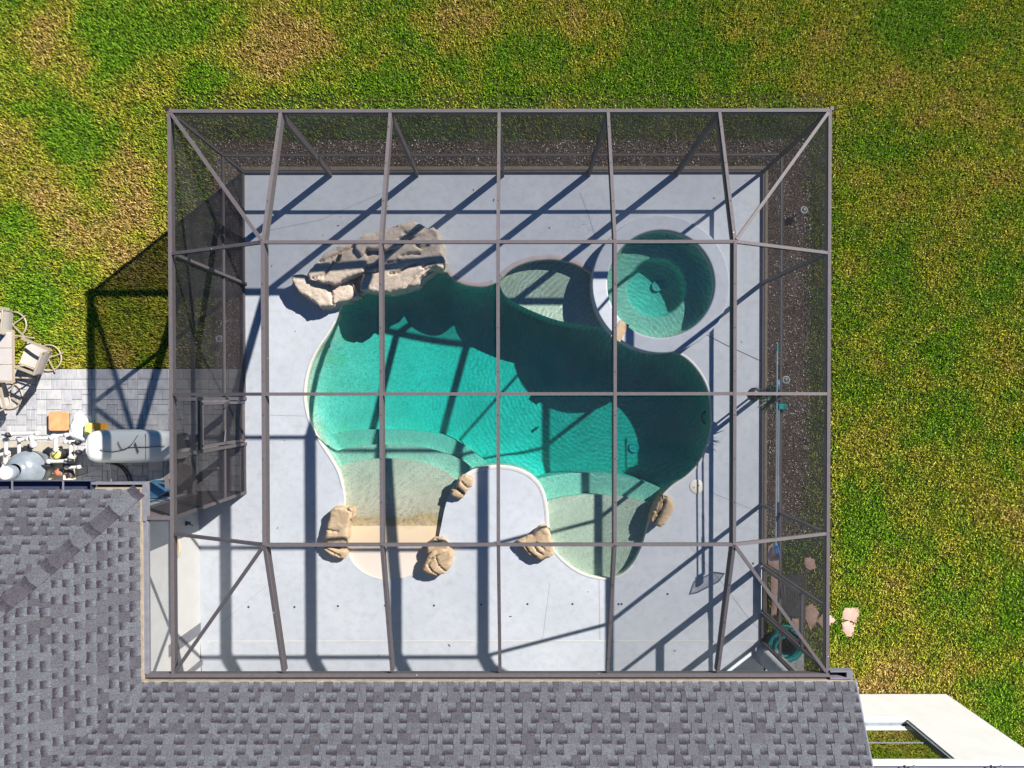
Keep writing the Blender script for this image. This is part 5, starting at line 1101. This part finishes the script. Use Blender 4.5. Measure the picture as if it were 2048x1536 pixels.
mb = MB(); mb.lathe([(.09, 0), (.10, .3), (.115, .44), (.115, .47), (.095, .475)], (0, 0, 0), 28); mb.build('pot', MAT['black'], pu); mb = MB(); mb.lathe([(.095, .47), (.09, .495), (0, .505)], (0, 0, 0), 28); mb.build('lid', MAT['gauge'], pu)
mb = MB(); mb.beam((-.06, -.06, .52), (.06, .06, .52), .02, .02); mb.build('lid_handle', MAT['brass'], pu); mb = MB(); mb.tube([(.02, -.12, .18), (.10, -.50, .18)], .085, 16); mb.build('motor', MAT['black'], pu)
c = at(119, 945, .25); e = empty('chlorinator', 'short clear-grey canister between the filter and the roof gutter', 'canister', (c.x, c.y, PZ)); mb = MB(); mb.lathe([(.07, 0), (.07, .3), (0, .3)], (0, 0, 0), 20); mb.build('canister', MAT['galv'], e); mb = MB(); mb.lathe([(.06, .3), (.06, .36), (0, .37)], (0, 0, 0), 16); mb.build('lid', MAT['redroof'], e)
c = at(138, 948, .15); e = empty('junction_box', 'pinkish grey box beside the white pipes', 'box', (c.x, c.y, PZ)); mb = MB(); mb.bev(-.08, .06, -.12, .1, 0, .24, .01); mb.build('case', MAT['beigebox'], e); mb = MB(); mb.lathe([(.035, .24), (.03, .27), (0, .275)], (-.02, .03, 0), 14); mb.build('knob', MAT['redroof'], e)
cb = empty('white_cable', 'thin white cable curving from the tub to the pipework', 'cable', at(170, 938)); wire(cb, wp([(150, 955), (175, 948), (205, 935), (225, 920)], PZ + .02), .008, 'pvc'); 
cb = empty('black_cable', 'pair of thick black cables below the white tub', 'cable', at(250, 945))
for o_ in (0, 6): wire(cb, [tuple(at(px + o_, py, PZ + .03)) for px, py in ((210, 925), (235, 931), (250, 945), (258, 965))], .016)
cb = empty('pvc_riser', 'thin white conduit standing between the gutter and the tub', 'pipe', at(221, 950)); wire(cb, [tuple(at(219, 925, PZ + .1)), tuple(at(222, 945, PZ + .1)), tuple(at(222, 968, PZ + .1))], .014, 'pvc', 'conduit')
# fan-backed garden chair, handle and boards behind the west door
c = at(368, 950, .35); e = empty('garden_chair', 'weathered grey fan-back garden chair beyond the west screen door', 'garden chair', (c.x, c.y, PZ))
for k in range(5):
    f = (k - 2) / 2; mb = MB(); b0 = Vector((f * .09, -.30, .28)); b1 = Vector((f * .18, .26 - abs(f) * .05, .50)); mb.beam(b0, b1, .055 + .02, .02); mb.build('back_slat', MAT['greywood'], e)
for k in range(4): mb = MB(); mb.beam((-.22, -.34 - k * .085, .28 + .01 * k), (.22, -.34 - k * .085, .28 + .01 * k), .075, .02); mb.build('seat_slat', MAT['greywood'], e)
for s_ in (-1, 1):
    mb = MB(); mb.beam((s_ * .29, .0, .5), (s_ * .27, -.65, .5), .08, .02); mb.build('armrest', MAT['greywood'], e); mb = MB(); mb.beam((s_ * .25, -.62, .48), (s_ * .25, -.62, 0), .07, .03, (0, 1, 0)); mb.build('leg', MAT['greywood'], e); mb = MB(); mb.beam((s_ * .22, -.1, .32), (s_ * .22, .05, 0.02), .07, .03, (0, 1, 0)); mb.build('leg', MAT['greywood'], e)
mb = MB(); mb.tube([tuple(at(415, 939, PZ + .04)), tuple(at(437, 935, PZ + .04))], [.02, .03], 10); mb.build('wooden_handle', MAT['lid'], label='short pale handle lying on the pavers behind the west screen door', cat='handle')
e = empty('leaning_board', 'light blue board leaning on the wing wall beside the gutter corner', 'board', (-6.95, YR + .2, PZ))
mb = MB(); v = [Vector((-7.6, YR + .26, PZ)), Vector((-7.02, YR + .24, PZ)), Vector((-7.02, YR + .05, 1.0)), Vector((-7.6, YR + .05, 1.0))]; t_ = Vector((0, -.03, 0)); mb.add(v + [p + t_ for p in v], [(0, 1, 2, 3), (7, 6, 5, 4), (0, 4, 5, 1), (1, 5, 6, 2), (2, 6, 7, 3), (3, 7, 4, 0)]); part(mb, 'board_face', MAT['sky'], e)
# leaf litter on the deck
mb = MB(); rq = random.Random(12)
for k in range(46):
    x, y = rq.uniform(-5.4, 4.9), rq.uniform(-5.5, 4.5)
    if inside(POOL, x, y) or math.hypot(x - SPA_C[0], y - SPA_C[1]) < 1.5: continue
    a = rq.uniform(0, 3.14); L_ = rq.uniform(.012, .04); w_ = L_ * .35; d = Vector((math.cos(a), math.sin(a), 0)); n_ = Vector((-d.y, d.x, 0)); c = Vector((x, y, .004))
    mb.add([c - d * L_, c + n_ * w_ + Vector((0, 0, .006)), c + d * L_, c - n_ * w_ + Vector((0, 0, .004))], [(0, 3, 2, 1)])
mb.build('leaf_litter', MAT['mulch'], label='tiny dry leaves scattered over the pool deck', kind='stuff')
# floating leaf and debris
mb = MB(); c = at(1072, 857, -1.2); mb.add([c + Vector((-.06, -.03, .02)), c + Vector((.0, -.05, .03)), c + Vector((.07, .04, .02)), c + Vector((-.01, .04, .03))], [(0, 1, 2, 3)]); mb.build('sunken_leaf', MAT['leaf'], label='single brown-green leaf lying on the pool floor', cat='leaf')
bpy.context.view_layer.update()
print('objects', len(S.objects), 'verts', sum(len(m.vertices) for m in bpy.data.meshes))
